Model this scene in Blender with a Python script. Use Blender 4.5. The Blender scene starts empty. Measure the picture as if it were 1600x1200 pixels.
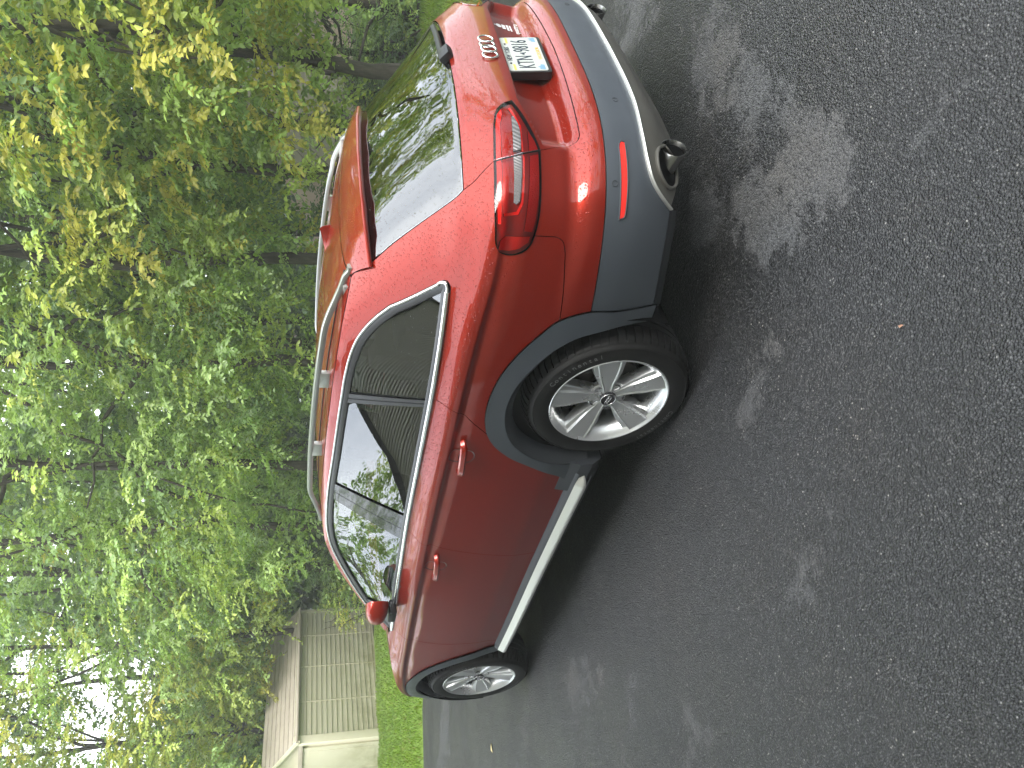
import bpy, math, random
import numpy as np
from mathutils import Vector, Matrix
from mathutils.geometry import delaunay_2d_cdt
random.seed(7); rng=np.random.default_rng(7)
SC=bpy.context.scene; COL=SC.collection
# ---------------- camera ----------------
cd=bpy.data.cameras.new('camera'); cam=bpy.data.objects.new('camera',cd); COL.objects.link(cam); SC.camera=cam
_C=Vector((-2.0487,2.6740,1.47498))
_f=Vector((0.712405,-0.650046,-0.264422)); _r=Vector((-0.669037,-0.742852,0.023682)); _u=Vector((0.211820,-0.160037,0.964116))
M=Matrix.Identity(4)
for i in range(3):
    M[i][0]=-_u[i]; M[i][1]=_r[i]; M[i][2]=-_f[i]; M[i][3]=_C[i]
cam.matrix_world=M
cd.sensor_width=36; cd.sensor_fit='HORIZONTAL'; cd.lens=36*1168.67/1600; cd.clip_start=.05; cd.clip_end=600
SC.render.resolution_x=1024; SC.render.resolution_y=768
# ---------------- world, sun, exposure ----------------
SUN_EL=math.radians(48); SUN_AZ=math.radians(150)   # azimuth measured from +x towards +y
w=bpy.data.worlds.new('World'); SC.world=w; w.use_nodes=True
nt=w.node_tree; nt.nodes.clear()
def N(t,typ,**k):
    n=t.nodes.new(typ)
    for a,b in k.items(): setattr(n,a,b)
    return n
sky=N(nt,'ShaderNodeTexSky'); sky.sky_type='NISHITA'; sky.sun_disc=False; sky.sun_elevation=SUN_EL; sky.sun_rotation=math.radians(90)-SUN_AZ
sky.air_density=1; sky.dust_density=3
tc=N(nt,'ShaderNodeTexCoord'); mp=N(nt,'ShaderNodeMapping'); mp.inputs['Scale'].default_value=(1,1,2.2)
nz=N(nt,'ShaderNodeTexNoise'); nz.inputs['Scale'].default_value=2.3; nz.inputs['Detail'].default_value=6; nz.inputs['Roughness'].default_value=.55
cr=N(nt,'ShaderNodeValToRGB'); cr.color_ramp.elements[0].position=.30; cr.color_ramp.elements[1].position=.56
cr.color_ramp.elements[0].color=(.62,.62,.62,1); cr.color_ramp.elements[1].color=(1,1,1,1)
nz2=N(nt,'ShaderNodeTexNoise'); nz2.inputs['Scale'].default_value=1.1; nz2.inputs['Detail'].default_value=4
cr2=N(nt,'ShaderNodeValToRGB'); cr2.color_ramp.elements[0].position=.3; cr2.color_ramp.elements[1].position=.7
cr2.color_ramp.elements[0].color=(4.6,5.2,6.1,1); cr2.color_ramp.elements[1].color=(11.5,11.9,12.2,1)
mx=N(nt,'ShaderNodeMix',data_type='RGBA'); bg=N(nt,'ShaderNodeBackground'); wo=N(nt,'ShaderNodeOutputWorld')
L=nt.links.new
L(tc.outputs['Generated'],mp.inputs['Vector']); L(mp.outputs[0],nz.inputs['Vector']); L(mp.outputs[0],nz2.inputs['Vector'])
L(nz.outputs['Fac'],cr.inputs[0]); L(nz2.outputs['Fac'],cr2.inputs[0])
L(cr.outputs[0],mx.inputs['Factor']); L(sky.outputs[0],mx.inputs[6]); L(cr2.outputs[0],mx.inputs[7])
L(mx.outputs[2],bg.inputs['Color']); bg.inputs['Strength'].default_value=.15; L(bg.outputs[0],wo.inputs[0])
sl=bpy.data.lights.new('sun','SUN'); sl.energy=1.5; sl.angle=math.radians(28); sl.color=(1,.96,.9)
so=bpy.data.objects.new('sun',sl); COL.objects.link(so)
sd=Vector((math.cos(SUN_EL)*math.cos(SUN_AZ),math.cos(SUN_EL)*math.sin(SUN_AZ),math.sin(SUN_EL)))
so.rotation_euler=sd.to_track_quat('Z','Y').to_euler(); so.location=(0,0,20)
SC.view_settings.view_transform='Standard'; SC.view_settings.look='None'; SC.view_settings.gamma=1; SC.view_settings.use_curve_mapping=False
SC.view_settings.exposure=1.72
# ---------------- material helpers ----------------
def mat(name,col=(.5,.5,.5),rough=.5,metal=0,coat=0,spec=.5,**k):
    m=bpy.data.materials.new(name); m.use_nodes=True; b=m.node_tree.nodes['Principled BSDF']
    b.inputs['Base Color'].default_value=(*col,1); b.inputs['Roughness'].default_value=rough; b.inputs['Metallic'].default_value=metal
    b.inputs['Coat Weight'].default_value=coat; b.inputs['Specular IOR Level'].default_value=spec
    if 'emit' in k: b.inputs['Emission Color'].default_value=(*k['emit'],1); b.inputs['Emission Strength'].default_value=k.get('es',1)
    return m
def nodes(m): return m.node_tree, m.node_tree.nodes['Principled BSDF'], m.node_tree.links.new
def coords(t,scale=(1,1,1),kind='Object'):
    tc=N(t,'ShaderNodeTexCoord'); mp=N(t,'ShaderNodeMapping'); mp.inputs['Scale'].default_value=scale
    t.links.new(tc.outputs[kind],mp.inputs['Vector']); return mp.outputs[0]
def noise(t,v,scale,detail=3,rough=.5):
    n=N(t,'ShaderNodeTexNoise'); n.inputs['Scale'].default_value=scale; n.inputs['Detail'].default_value=detail; n.inputs['Roughness'].default_value=rough
    t.links.new(v,n.inputs['Vector']); return n.outputs['Fac']
def ramp(t,f,stops):
    r=N(t,'ShaderNodeValToRGB'); e=r.color_ramp.elements
    e[0].position,e[1].position=stops[0][0],stops[-1][0]
    def c4(c): return (*c,1) if hasattr(c,'__len__') else (c,c,c,1)
    e[0].color=c4(stops[0][1]); e[1].color=c4(stops[-1][1])
    for p,c in stops[1:-1]: x=e.new(p); x.color=c4(c)
    t.links.new(f,r.inputs[0]); return r.outputs[0]
def mixc(t,f,a,b,bt='MIX'):
    m=N(t,'ShaderNodeMix',data_type='RGBA',blend_type=bt)
    for s,v in ((0,f),(6,a),(7,b)):
        if hasattr(v,'is_linked') or hasattr(v,'links'): t.links.new(v,m.inputs[s])
        elif s==0: m.inputs[0].default_value=v
        else: m.inputs[s].default_value=(*v,1)
    return m.outputs[2]
def math_(t,op,a,b=0.):
    m=N(t,'ShaderNodeMath',operation=op)
    for i,v in enumerate((a,b)):
        if hasattr(v,'links'): t.links.new(v,m.inputs[i])
        else: m.inputs[i].default_value=v
    return m.outputs[0]
def bump(t,h,strength,dist=.01,normal=None):
    b=N(t,'ShaderNodeBump'); b.inputs['Strength'].default_value=strength; b.inputs['Distance'].default_value=dist
    t.links.new(h,b.inputs['Height'])
    if normal is not None: t.links.new(normal,b.inputs['Normal'])
    return b.outputs[0]
def add_drops(m,upmask=True,dens=1.0,dist=.0018,coat=True):
    """rain beads: rounded relief on surfaces open to the sky"""
    t,b,Lk=nodes(m); v=coords(t)
    hs=[]
    for sc,thr,rad in ((95,.7,.38),(150,.6,.36)):
        vo=N(t,'ShaderNodeTexVoronoi'); vo.inputs['Scale'].default_value=sc; vo.inputs['Randomness'].default_value=1; Lk(v,vo.inputs['Vector'])
        sp=N(t,'ShaderNodeSeparateColor'); Lk(vo.outputs['Color'],sp.inputs[0])
        keep=math_(t,'LESS_THAN',sp.outputs[0],thr*dens)
        size=math_(t,'MULTIPLY_ADD',sp.outputs[1],.16); size.node.inputs[2].default_value=rad-.2
        q=math_(t,'DIVIDE',vo.outputs['Distance'],size)
        h=math_(t,'SUBTRACT',1.0,math_(t,'MULTIPLY',q,q)); h=math_(t,'MAXIMUM',h,0.)
        h=math_(t,'SQRT',h); hs.append(math_(t,'MULTIPLY',h,keep))
    h=math_(t,'MAXIMUM',hs[0],hs[1])
    if upmask:
        g=N(t,'ShaderNodeNewGeometry'); s=N(t,'ShaderNodeSeparateXYZ'); Lk(g.outputs['Normal'],s.inputs[0])
        mk=N(t,'ShaderNodeMapRange'); Lk(s.outputs[2],mk.inputs[0]); mk.inputs[1].default_value=.22; mk.inputs[2].default_value=.40
        h=math_(t,'MULTIPLY',h,mk.outputs[0])
    nb=bump(t,h,1.0,dist)
    Lk(nb,b.inputs['Normal'])
    if coat: Lk(nb,b.inputs['Coat Normal'])
    return h
PAINT=mat('red_paint',(.30,.018,.010),.32,.5,.85); 
t,b,Lk=nodes(PAINT); b.inputs['Coat Roughness'].default_value=.02; b.inputs['Specular IOR Level'].default_value=.16; b.inputs['Coat IOR'].default_value=1.5
fl=noise(t,coords(t),900,1); Lk(ramp(t,fl,[(.35,(.225,.011,.003)),(.7,(.31,.018,.005))]),b.inputs['Base Color'])
add_drops(PAINT)
dn=noise(t,coords(t),3.0,4); Lk(ramp(t,dn,[(.4,.018),(.75,.05)]),b.inputs['Coat Roughness'])
CLAD=mat('grey_cladding',(.055,.064,.076),.40,0,.0,.6); t,b,Lk=nodes(CLAD); hh=noise(t,coords(t),700,2); 
Lk(ramp(t,noise(t,coords(t),5,5),[(.35,.36),(.7,.52)]),b.inputs['Roughness']); add_drops(CLAD,dens=.8,dist=.0015,coat=False)
CLADD=mat('dark_cladding',(.036,.040,.046),.55)
BLACK=mat('black_plastic',(.012,.012,.013),.45)
SHELL=mat('body_inner_black',(.004,.004,.004),1,spec=0)
GLOSSB=mat('gloss_black_trim',(.01,.01,.011),.08,0,.5); add_drops(GLOSSB,dens=.8)
SATB=mat('window_frame_satin',(.045,.047,.05),.30)
CHROME=mat('anodised_trim',(.80,.80,.80),.20,1); add_drops(CHROME,dens=.5,dist=.001)
MIRCH=mat('chrome',(.85,.85,.86),.06,1)
SILV=mat('satin_silver',(.52,.52,.50),.30,.9)
SILL=mat('sill_silver',(.76,.76,.72),.34,.75)
DIFF=mat('diffuser_grey',(.13,.125,.11),.42,.4)
RIM=mat('alloy_silver',(.72,.73,.74),.30,.8); t,b,Lk=nodes(RIM); Lk(ramp(t,noise(t,coords(t),9,5),[(.35,.26),(.75,.38)]),b.inputs['Roughness'])
TYRE=mat('tyre_rubber',(.018,.018,.018),.6,spec=.25); t,b,Lk=nodes(TYRE); Lk(ramp(t,noise(t,coords(t),14,6,.7),[(.3,(.005,.005,.005)),(.8,(.017,.0165,.0155))]),b.inputs['Base Color'])
TYRET=mat('tyre_lettering',(.11,.11,.11),.7)
ROTOR=mat('brake_steel',(.10,.085,.08),.45,.8)
def glass(name,tint,refl=1.0,drops=True,ior=2.5):
    m=bpy.data.materials.new(name); m.use_nodes=True; t=m.node_tree; t.nodes.clear(); Lk=t.links.new
    o=N(t,'ShaderNodeOutputMaterial'); tr=N(t,'ShaderNodeBsdfTransparent'); tr.inputs[0].default_value=(*tint,1)
    g=N(t,'ShaderNodeBsdfGlossy'); g.inputs['Roughness'].default_value=.0; g.inputs['Color'].default_value=(refl,refl,refl,1)
    f=N(t,'ShaderNodeFresnel'); f.inputs['IOR'].default_value=ior; mx=N(t,'ShaderNodeMixShader')
    Lk(f.outputs[0],mx.inputs[0]); Lk(tr.outputs[0],mx.inputs[1]); Lk(g.outputs[0],mx.inputs[2]); Lk(mx.outputs[0],o.inputs[0])
    if drops:
        v=coords(t); vo=N(t,'ShaderNodeTexVoronoi'); vo.inputs['Scale'].default_value=115; Lk(v,vo.inputs['Vector'])
        sp=N(t,'ShaderNodeSeparateColor'); Lk(vo.outputs['Color'],sp.inputs[0]); keep=math_(t,'LESS_THAN',sp.outputs[0],drops)
        sz=math_(t,'MULTIPLY_ADD',sp.outputs[1],.16); sz.node.inputs[2].default_value=.10
        q=math_(t,'DIVIDE',vo.outputs['Distance'],sz); h=math_(t,'MAXIMUM',math_(t,'SUBTRACT',1.,math_(t,'MULTIPLY',q,q)),0.)
        h=math_(t,'MULTIPLY',math_(t,'SQRT',h),keep); nb=bump(t,h,1.,.0025); Lk(nb,g.inputs['Normal']); Lk(nb,f.inputs['Normal'])
    return m
GL_F=glass('glass_front_door',(.62,.70,.66),drops=.10)
GL_R=glass('glass_privacy',(.34,.40,.37),drops=.14)
GL_T=glass('glass_tailgate',(.07,.08,.08),drops=.62,ior=2.3)
LENS=bpy.data.materials.new('red_lens'); LENS.use_nodes=True
t=LENS.node_tree; t.nodes.clear(); Lk=t.links.new
o=N(t,'ShaderNodeOutputMaterial'); tr=N(t,'ShaderNodeBsdfTransparent'); tr.inputs[0].default_value=(.97,.42,.38,1)
g=N(t,'ShaderNodeBsdfGlossy'); g.inputs['Roughness'].default_value=.02; f=N(t,'ShaderNodeFresnel'); f.inputs['IOR'].default_value=1.5; mxs=N(t,'ShaderNodeMixShader')
Lk(f.outputs[0],mxs.inputs[0]); Lk(tr.outputs[0],mxs.inputs[1]); Lk(g.outputs[0],mxs.inputs[2]); Lk(mxs.outputs[0],o.inputs[0])
LENSC=bpy.data.materials.new('clear_lens'); LENSC=glass('clear_lens',(.9,.9,.9),drops=False)
LRED=mat('lamp_red_reflector',(.75,.02,.015),.25,.0,.6); t,b,Lk=nodes(LRED)
vo=N(t,'ShaderNodeTexVoronoi'); vo.inputs['Scale'].default_value=260; Lk(coords(t),vo.inputs['Vector']); Lk(bump(t,vo.outputs['Distance'],.8,.002),b.inputs['Normal'])
b.inputs['Emission Color'].default_value=(0,0,0,1)
LBRT=mat('lamp_bright_red',(.95,.035,.025),.2,0,.6)
LDRK=mat('lamp_dark_red',(.30,.012,.010),.3,.1,.5)
LWHT=mat('lamp_reverse_strip',(.16,.15,.15),.3,.4); t,b,Lk=nodes(LWHT); wv=N(t,'ShaderNodeTexWave'); wv.inputs['Scale'].default_value=60; Lk(coords(t),wv.inputs['Vector']); Lk(bump(t,wv.outputs['Fac'],.6,.002),b.inputs['Normal'])
PLATEW=mat('plate_white',(.46,.48,.455),.35); PLATEY=mat('plate_gold',(.75,.45,.09),.4); PLATEK=mat('plate_ink',(.02,.03,.05),.4); PLATEB=mat('plate_blue_print',(.16,.30,.42),.4)
CABIN=mat('cabin_dark',(.02,.02,.02),.7); SEATM=mat('seat_leather',(.035,.034,.033),.45); LINER=mat('headliner',(.30,.29,.27),.9)
DECAL=mat('white_decal',(.8,.8,.8),.5)
# ---------------- body surface ----------------
# ---- car body surface (metres; x forward, y left, z up) ----
_zt=np.array([.10,.16,.22,.30,.38,.452,.468,.55,.65,.72,.80,.865,.9145,.921,.936,.952,.965,.980,.995,1.01,1.035,1.10,1.20,1.30,1.36,1.385,1.40,1.415,1.45])
_yt=np.array([.78,.815,.845,.866,.879,.8930,.8962,.904,.9075,.906,.9025,.9000,.8985,.9038,.9045,.9005,.892,.879,.866,.855,.843,.808,.757,.700,.662,.640,.615,.575,.46])
_g=_zt>=1.03; _yt=np.where(_g&(_zt<1.381),.8430-.50*(_zt-1.035)-.20*(_zt-1.035)**2,_yt)
def hermite(x,xs,ys):
    xs=np.asarray(xs,float);ys=np.asarray(ys,float);d=np.diff(ys)/np.diff(xs);h=np.diff(xs)
    m=np.empty(len(xs));m[0]=d[0];m[-1]=d[-1];m[1:-1]=(d[:-1]*h[1:]+d[1:]*h[:-1])/(h[1:]+h[:-1])
    i=np.clip(np.searchsorted(xs,x)-1,0,len(h)-1);t=np.clip((x-xs[i])/h[i],0,1)
    return (2*t**3-3*t*t+1)*ys[i]+(t**3-2*t*t+t)*h[i]*m[i]+(-2*t**3+3*t*t)*ys[i+1]+(t**3-t*t)*h[i]*m[i+1]
_zd=np.linspace(.05,1.5,1451); _yd=hermite(_zd,_zt,_yt)
_k=np.exp(-.5*(np.arange(-12,13)/2.2)**2);_k/=_k.sum()
_yd=np.convolve(np.pad(_yd,12,'edge'),_k,'valid')
_cx=np.linspace(-1.2,4.2,541);_cz=hermite(_cx,[-1.2,-.95,-.62,-.3,.3,1,2.03,2.65,3.0,3.3,3.8,4.2],[.885,.885,.893,.917,.921,.914,.884,.850,.80,.72,.60,.5])
def zcrease(x): return np.interp(x,_cx,_cz)
def sm(t): t=np.clip(t,0,1); return t*t*(3-2*t)
def W(x,z):
    zc=zcrease(x)
    h=np.where(z<zc,z*.921/zc,z-zc+.921)
    w=np.interp(h,_zd,_yd)
    rear=np.clip((.5-x)/1.4,0,2); fr=np.clip((x-1.6)/2.1,0,2)
    up=sm((z-.93)/.4)
    return w*(1-.045*rear**2-.03*fr**2-up*(.10*rear**1.6+.05*np.clip((x-1.0)/.9,0,2)**2))
_xz=np.array([.10,.20,.25,.30,.36,.42,.50,.56,.60,.625,.645,.665,.70,.75,.80,.83,.88,.93,.97,1.00,1.02,1.06,1.15,1.25,1.30,1.34,1.40,1.45])
_xx=np.array([-.74,-.84,-.86,-.905,-.955,-.980,-.982,-.977,-.968,-.955,-.935,-.915,-.915,-.918,-.925,-.928,-.922,-.908,-.893,-.880,-.86,-.80,-.655,-.495,-.41,-.33,-.15,.0])
_xd=hermite(_zd,_xz,_xx);_xd=np.convolve(np.pad(_xd,12,'edge'),_k,'valid')
def xr(z): return np.interp(z,_zd,_xd)
def xf(z): return np.interp(z,[.1,.2,.35,.6,.75,.9,1.1],[3.55,3.66,3.70,3.69,3.62,3.45,3.3])
XC=.3; XF=2.0; S0=-.25; S1=3.0; KS=.9
def nxy(z):
    t=sm((z-.80)/.28)
    return 5-1.2*t, 4-1.5*t
def recess(y,z):
    ay=np.abs(y)
    zl=np.interp(ay,[0,.36,.40,.55],[.822,.822,.812,.765])
    return .042*sm((zl-z)/.006)*sm((z-.645)/.045)*sm((.57-ay)/.09)
def XR(y,z):      # rear face x from y,z (|y|<W)
    nx,ny=nxy(z); x=np.full(np.broadcast(y,z).shape,-.8)
    for _ in range(6):
        w=W(x,z); q=np.clip(1-np.clip(np.abs(y)/w,0,1)**ny,1e-6,1)
        x=XC-(XC-xr(z))*q**(1/nx)
    return x+recess(y,z)
def YS(x,z):      # side y from x,z
    nx,ny=nxy(z); w=W(x,z)
    q=np.clip(1-np.clip((XC-x)/(XC-xr(z)),0,1)**nx,0,1)
    q2=np.clip(1-np.clip((x-XF)/(xf(z)-XF),0,1)**4.5,0,1)
    return w*np.where(x<XC,q**(1/ny),q2**(1/3.5))
def P(s,z):
    s=np.asarray(s,float);z=np.asarray(z,float)
    s,z=np.broadcast_arrays(s,z)
    x=s.copy();y=YS(s,z)
    m=s<S0
    if m.any():
        al=np.pi/2+np.clip((S0-s[m])/KS,0,np.pi/2); zz=z[m]
        lo=np.zeros(al.shape);hi=np.full(al.shape,1.6)
        nx,ny=nxy(zz);a=XC-xr(zz)
        for _ in range(34):
            r=.5*(lo+hi);px=S0+r*np.cos(al);py=r*np.sin(al)
            F=((XC-px)/a)**nx+(np.abs(py)/W(px,zz))**ny-1
            hi=np.where(F>0,r,hi);lo=np.where(F>0,lo,r)
        px=S0+r*np.cos(al);py=r*np.sin(al)
        x[m]=px+recess(py,zz);y[m]=py
    m=s>S1
    if m.any():
        al=np.pi/2-np.clip((s[m]-S1)/KS,0,np.pi/2); zz=z[m]
        lo=np.zeros(al.shape);hi=np.full(al.shape,1.6);a=xf(zz)-XF
        for _ in range(34):
            r=.5*(lo+hi);px=S1+r*np.cos(al);py=r*np.sin(al)
            F=(np.clip((px-XF)/a,0,9))**4.5+(np.abs(py)/W(px,zz))**3.5-1
            hi=np.where(F>0,r,hi);lo=np.where(F>0,lo,r)
        x[m]=S1+r*np.cos(al);y[m]=r*np.sin(al)
    return np.stack([x,y,z],-1)
SE=S0-KS*np.pi/2
def PN(s,z):
    e=2e-3
    a=P(np.minimum(s+e,S1+KS*1.57),z)-P(s-e,z);b=P(s,z+e)-P(s,z-e)
    n=np.cross(b,a); n/=np.linalg.norm(n,axis=-1,keepdims=True)+1e-12
    return n
# ---------------- mesh helpers ----------------
def link(name,me,m,parent=None,**props):
    o=bpy.data.objects.new(name,me); COL.objects.link(o)
    if m is not None and not me.materials: me.materials.append(m)
    if parent is not None: o.parent=parent
    for k,v in props.items(): o[k]=v
    return o
def mk(name,verts,faces,m,parent=None,smooth=False,normals=None,**props):
    me=bpy.data.meshes.new(name); me.from_pydata([tuple(map(float,v)) for v in verts],[],[tuple(int(i) for i in f) for f in faces])
    if smooth: me.polygons.foreach_set('use_smooth',[True]*len(me.polygons))
    me.update()
    if normals is not None: me.normals_split_custom_set(normals)
    return link(name,me,m,parent,**props)
def thing(name,label,cat,loc=(0,0,0),group=None):
    o=bpy.data.objects.new(name,None); COL.objects.link(o); o.location=loc; o['label']=label; o['category']=cat
    o.empty_display_size=.1
    if group: o['group']=group
    return o
def catmull(pts,step=.012,closed=False):
    p=np.array(pts,float)
    if len(p)==2:
        n=max(1,int(np.ceil(np.linalg.norm(p[1]-p[0])/step))); return p[0]+(p[1]-p[0])*np.linspace(0,1,n+1)[:,None]
    if closed: q=np.vstack([p[-1],p,p[0],p[1]])
    else: q=np.vstack([2*p[0]-p[1],p,2*p[-1]-p[-2]])
    out=[]
    for i in range(1,len(q)-2):
        a,b_,c,d=q[i-1:i+3]; l=np.linalg.norm(c-b_)
        t1=max(np.linalg.norm(b_-a),1e-6);t2=max(l,1e-6);t3=max(np.linalg.norm(d-c),1e-6)
        m1=((c-b_)/t2*t1+(b_-a)/t1*t2)/(t1+t2)*t2; m2=((d-c)/t3*t2+(c-b_)/t2*t3)/(t2+t3)*t2
        n=max(1,int(np.ceil(l/step)))
        for k in range(n):
            t=k/n;out.append((2*t**3-3*t*t+1)*b_+(t**3-2*t*t+t)*m1+(-2*t**3+3*t*t)*c+(t**3-t*t)*m2)
    if not closed: out.append(q[-2])
    return np.array(out)
def segs(*ss,step=.012):
    """closed outline from curve segments (each smoothed, corners between them)"""
    out=[]
    for s in ss:
        c=catmull(s,step)
        if out and np.linalg.norm(out[-1]-c[0])<1e-4: c=c[1:]
        out.extend(c)
    out=np.array(out)
    if np.linalg.norm(out[0]-out[-1])<1e-4: out=out[:-1]
    return out
def area(p): x,y=p[:,0],p[:,1]; return .5*np.sum(x*np.roll(y,-1)-np.roll(x,-1)*y)
def inset(p,g,fix=None):
    if area(p)<0: p=p[::-1]
    e=np.roll(p,-1,0)-p; e/=np.linalg.norm(e,axis=1,keepdims=True)+1e-12
    n=np.stack([-e[:,1],e[:,0]],1); nn=n+np.roll(n,1,0); l=np.linalg.norm(nn,axis=1,keepdims=True)+1e-9
    nn=nn/l; c=np.clip(np.sum(nn*n,1,keepdims=True),.5,1)
    q=p+nn*g/c
    if fix is not None:   # keep points lying on the centre seam
        mk_=np.abs(p[:,0]-fix)<1e-6; q[mk_,0]=fix
    return q
def inside(pts,poly):
    x,y=pts[:,0],pts[:,1]; c=np.zeros(len(pts),bool); n=len(poly)
    for i in range(n):
        x1,y1=poly[i];x2,y2=poly[(i+1)%n]
        if y1==y2: continue
        m=((y1>y)!=(y2>y))&(x<(x2-x1)*(y-y1)/(y2-y1)+x1); c^=m
    return c
def dist_poly(pts,poly):
    d=np.full(len(pts),9.); A=poly;B=np.roll(poly,-1,0)
    for a,b_ in zip(A,B):
        ab=b_-a; t=np.clip(((pts-a)@ab)/(ab@ab+1e-12),0,1); d=np.minimum(d,np.linalg.norm(pts-a-t[:,None]*ab,axis=1))
    return d
def features():
    out=[]
    for s in np.arange(-.98,3.3,.016):
        z0=float(zcrease(s)); k=z0/.921
        out+=[(s,z0+o) for o in (-.030,-.018,-.010,-.005,0.,.004,.010,.018,.028,.040)]
        if s>.3: out+=[(s,z*k) for z in (.440,.449,.455,.461,.468,.480)]
    for s in np.arange(SE,-.985,.020):
        y=abs(float(P(np.array([s]),np.array([.80]))[0][1])); zl=float(np.interp(y,[0,.36,.40,.55],[.822,.822,.812,.765]))
        out+=[(s,zl+o) for o in (-.014,-.007,-.0045,-.002,.001,.006)]+[(s,z) for z in (.650,.661,.672,.684)]
    return np.array(out)
FEAT=None
def triang(poly,res,extra=None):
    global FEAT
    if FEAT is None: FEAT=features()
    lo,hi=poly.min(0),poly.max(0)
    gx,gy=np.meshgrid(np.arange(lo[0],hi[0],res),np.arange(lo[1],hi[1],res)); g=np.stack([gx.ravel(),gy.ravel()],1)
    g[:,0]+=((np.round((g[:,1]-lo[1])/res)%2)*res*.5)
    g=g[inside(g,poly)]
    if len(g): g=g[dist_poly(g,poly)>res*.45]
    if extra:
        e=FEAT[(FEAT[:,0]>lo[0])&(FEAT[:,0]<hi[0])&(FEAT[:,1]>lo[1])&(FEAT[:,1]<hi[1])]
        if len(e): e=e[inside(e,poly)]
        if len(e): e=e[dist_poly(e,poly)>.005]
        if len(e) and len(g):
            d=np.min(np.hypot(g[:,None,0]-e[None,:,0],g[:,None,1]-e[None,:,1]),1); g=g[d>.010]
        if len(e): g=np.vstack([g,e])
    allp=np.vstack([poly,g]) if len(g) else poly
    n=len(poly)
    v,e,f,*_=delaunay_2d_cdt([Vector(p) for p in allp],[(i,(i+1)%n) for i in range(n)],[list(range(n))],1,1e-6)
    return np.array([tuple(q) for q in v]),[tuple(q) for q in f],n
def panel(name,poly,m,parent,off=0.,depth=.018,gap=.0022,res=.022,sides=(1,-1),fix=None,lipdrop=.0025,surf=None,nsurf=None,both=False,**props):
    """body panel cut from the body surface: analytic normals on the face, edges turned inwards"""
    surf=surf or P; nsurf=nsurf or PN
    q=inset(poly,gap,fix); v,f,n=triang(q,res,m in (PAINT,CLAD))
    f=[t if area(v[list(t)])>0 else t[::-1] for t in f]
    s,z=v[:,0],v[:,1]; nn=nsurf(s,z); p=surf(s,z)+nn*off
    # boundary rings
    b0=v[:n]; bi=inset(b0,-.0012,fix)
    bn=nsurf(b0[:,0],b0[:,1])
    r1=surf(bi[:,0],bi[:,1])+bn*(off-lipdrop); r2=r1-bn*depth
    V=np.vstack([p,r1,r2]); k=len(p); NV=[]
    if (area(b0)>0): rg=list(range(n))
    faces=list(f); nrm=[]
    for t in f: nrm+= [nn[i] for i in t]
    e=np.roll(r1,-1,0)-r1
    out=np.cross(e,bn); out/=np.linalg.norm(out,axis=1,keepdims=True)+1e-9
    for i in range(n):
        j=(i+1)%n
        if fix is not None and abs(b0[i,0]-fix)<1e-6 and abs(b0[j,0]-fix)<1e-6: continue
        faces.append((j,i,k+i,k+j)); d=out[i]
        for a in ((j,0),(i,0),(k+i,1),(k+j,1)):
            if a[1]==0: nrm.append(nn[a[0]])
            else:
                x=bn[a[0]-k]*.35+d*.9; nrm.append(x/np.linalg.norm(x))
        faces.append((k+j,k+i,k+n+i,k+n+j)); nrm+=[d]*4
    # orientation check against outward normal
    t0=f[0]; gn=np.cross(V[t0[1]]-V[t0[0]],V[t0[2]]-V[t0[0]])
    flip=np.dot(gn,nn[t0[0]])<0
    def build(sg,V,faces,nrm):
        V=V.copy(); V[:,1]*=sg; nr=[np.array([a[0],a[1]*sg,a[2]]) for a in nrm]
        if (flip) != (sg<0):
            F=[];R=[];c=0
            for t in faces: F.append(t[::-1]); R+=nr[c:c+len(t)][::-1]; c+=len(t)
            return V,F,R
        return V,list(faces),nr
    objs=[]
    if both:
        V1,F1,R1=build(1,V,faces,nrm);V2,F2,R2=build(-1,V,faces,nrm); o=len(V1)
        objs.append(mk(name,np.vstack([V1,V2]),F1+[tuple(i+o for i in t) for t in F2],m,parent,True,R1+R2,**props)); return objs
    for sg in sides:
        V1,F1,R1=build(sg,V,faces,nrm); objs.append(mk(name,V1,F1,m,parent,True,R1,**props))
    return objs
def sweep(name,path,nrm,prof,m,parent=None,closed=False,sides=(1,),caps=True,smooth=True,**props):
    """sweep a 2-D profile (across, out) along a 3-D path with surface normals"""
    path=np.array(path,float);nrm=np.array(nrm,float);n=len(path);k=len(prof)
    if closed: T=np.roll(path,-1,0)-np.roll(path,1,0)
    else: T=np.gradient(path,axis=0)
    T/=np.linalg.norm(T,axis=1,keepdims=True)+1e-12
    nrm=nrm-T*np.sum(nrm*T,1,keepdims=True); nrm/=np.linalg.norm(nrm,axis=1,keepdims=True)+1e-12
    S=np.cross(T,nrm); V=[]
    for i in range(n):
        for a,b_ in prof: V.append(path[i]+S[i]*a+nrm[i]*b_)
    V=np.array(V);F=[]
    for i in range(n if closed else n-1):
        j=(i+1)%n
        for q in range(k):
            r=(q+1)%k; F.append((i*k+q,i*k+r,j*k+r,j*k+q))
    if caps and not closed: F.append(tuple(range(k))[::-1]); F.append(tuple((n-1)*k+i for i in range(k)))
    os=[]
    for sg in sides:
        V2=V.copy();V2[:,1]*=sg
        o=mk(name,V2,F if sg>0 else [f[::-1] for f in F],m,parent,False,**props)
        if smooth:
            me=o.data; me.polygons.foreach_set('use_smooth',[True]*len(me.polygons)); me.set_sharp_from_angle(angle=math.radians(38))
        os.append(o)
    return os
def on_surf(poly,off=0.): 
    poly=np.array(poly); n=PN(poly[:,0],poly[:,1]); return P(poly[:,0],poly[:,1])+n*off,n
def rect(w,h,r=.3,c=3):
    """rounded bar profile, width w, height h (out), base at 0"""
    return [(-w/2,-.004),(-w/2,h*(1-r)),(-w/2+h*r,h),(0,h*1.06),(w/2-h*r,h),(w/2,h*(1-r)),(w/2,-.004)][::-1]
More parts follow.
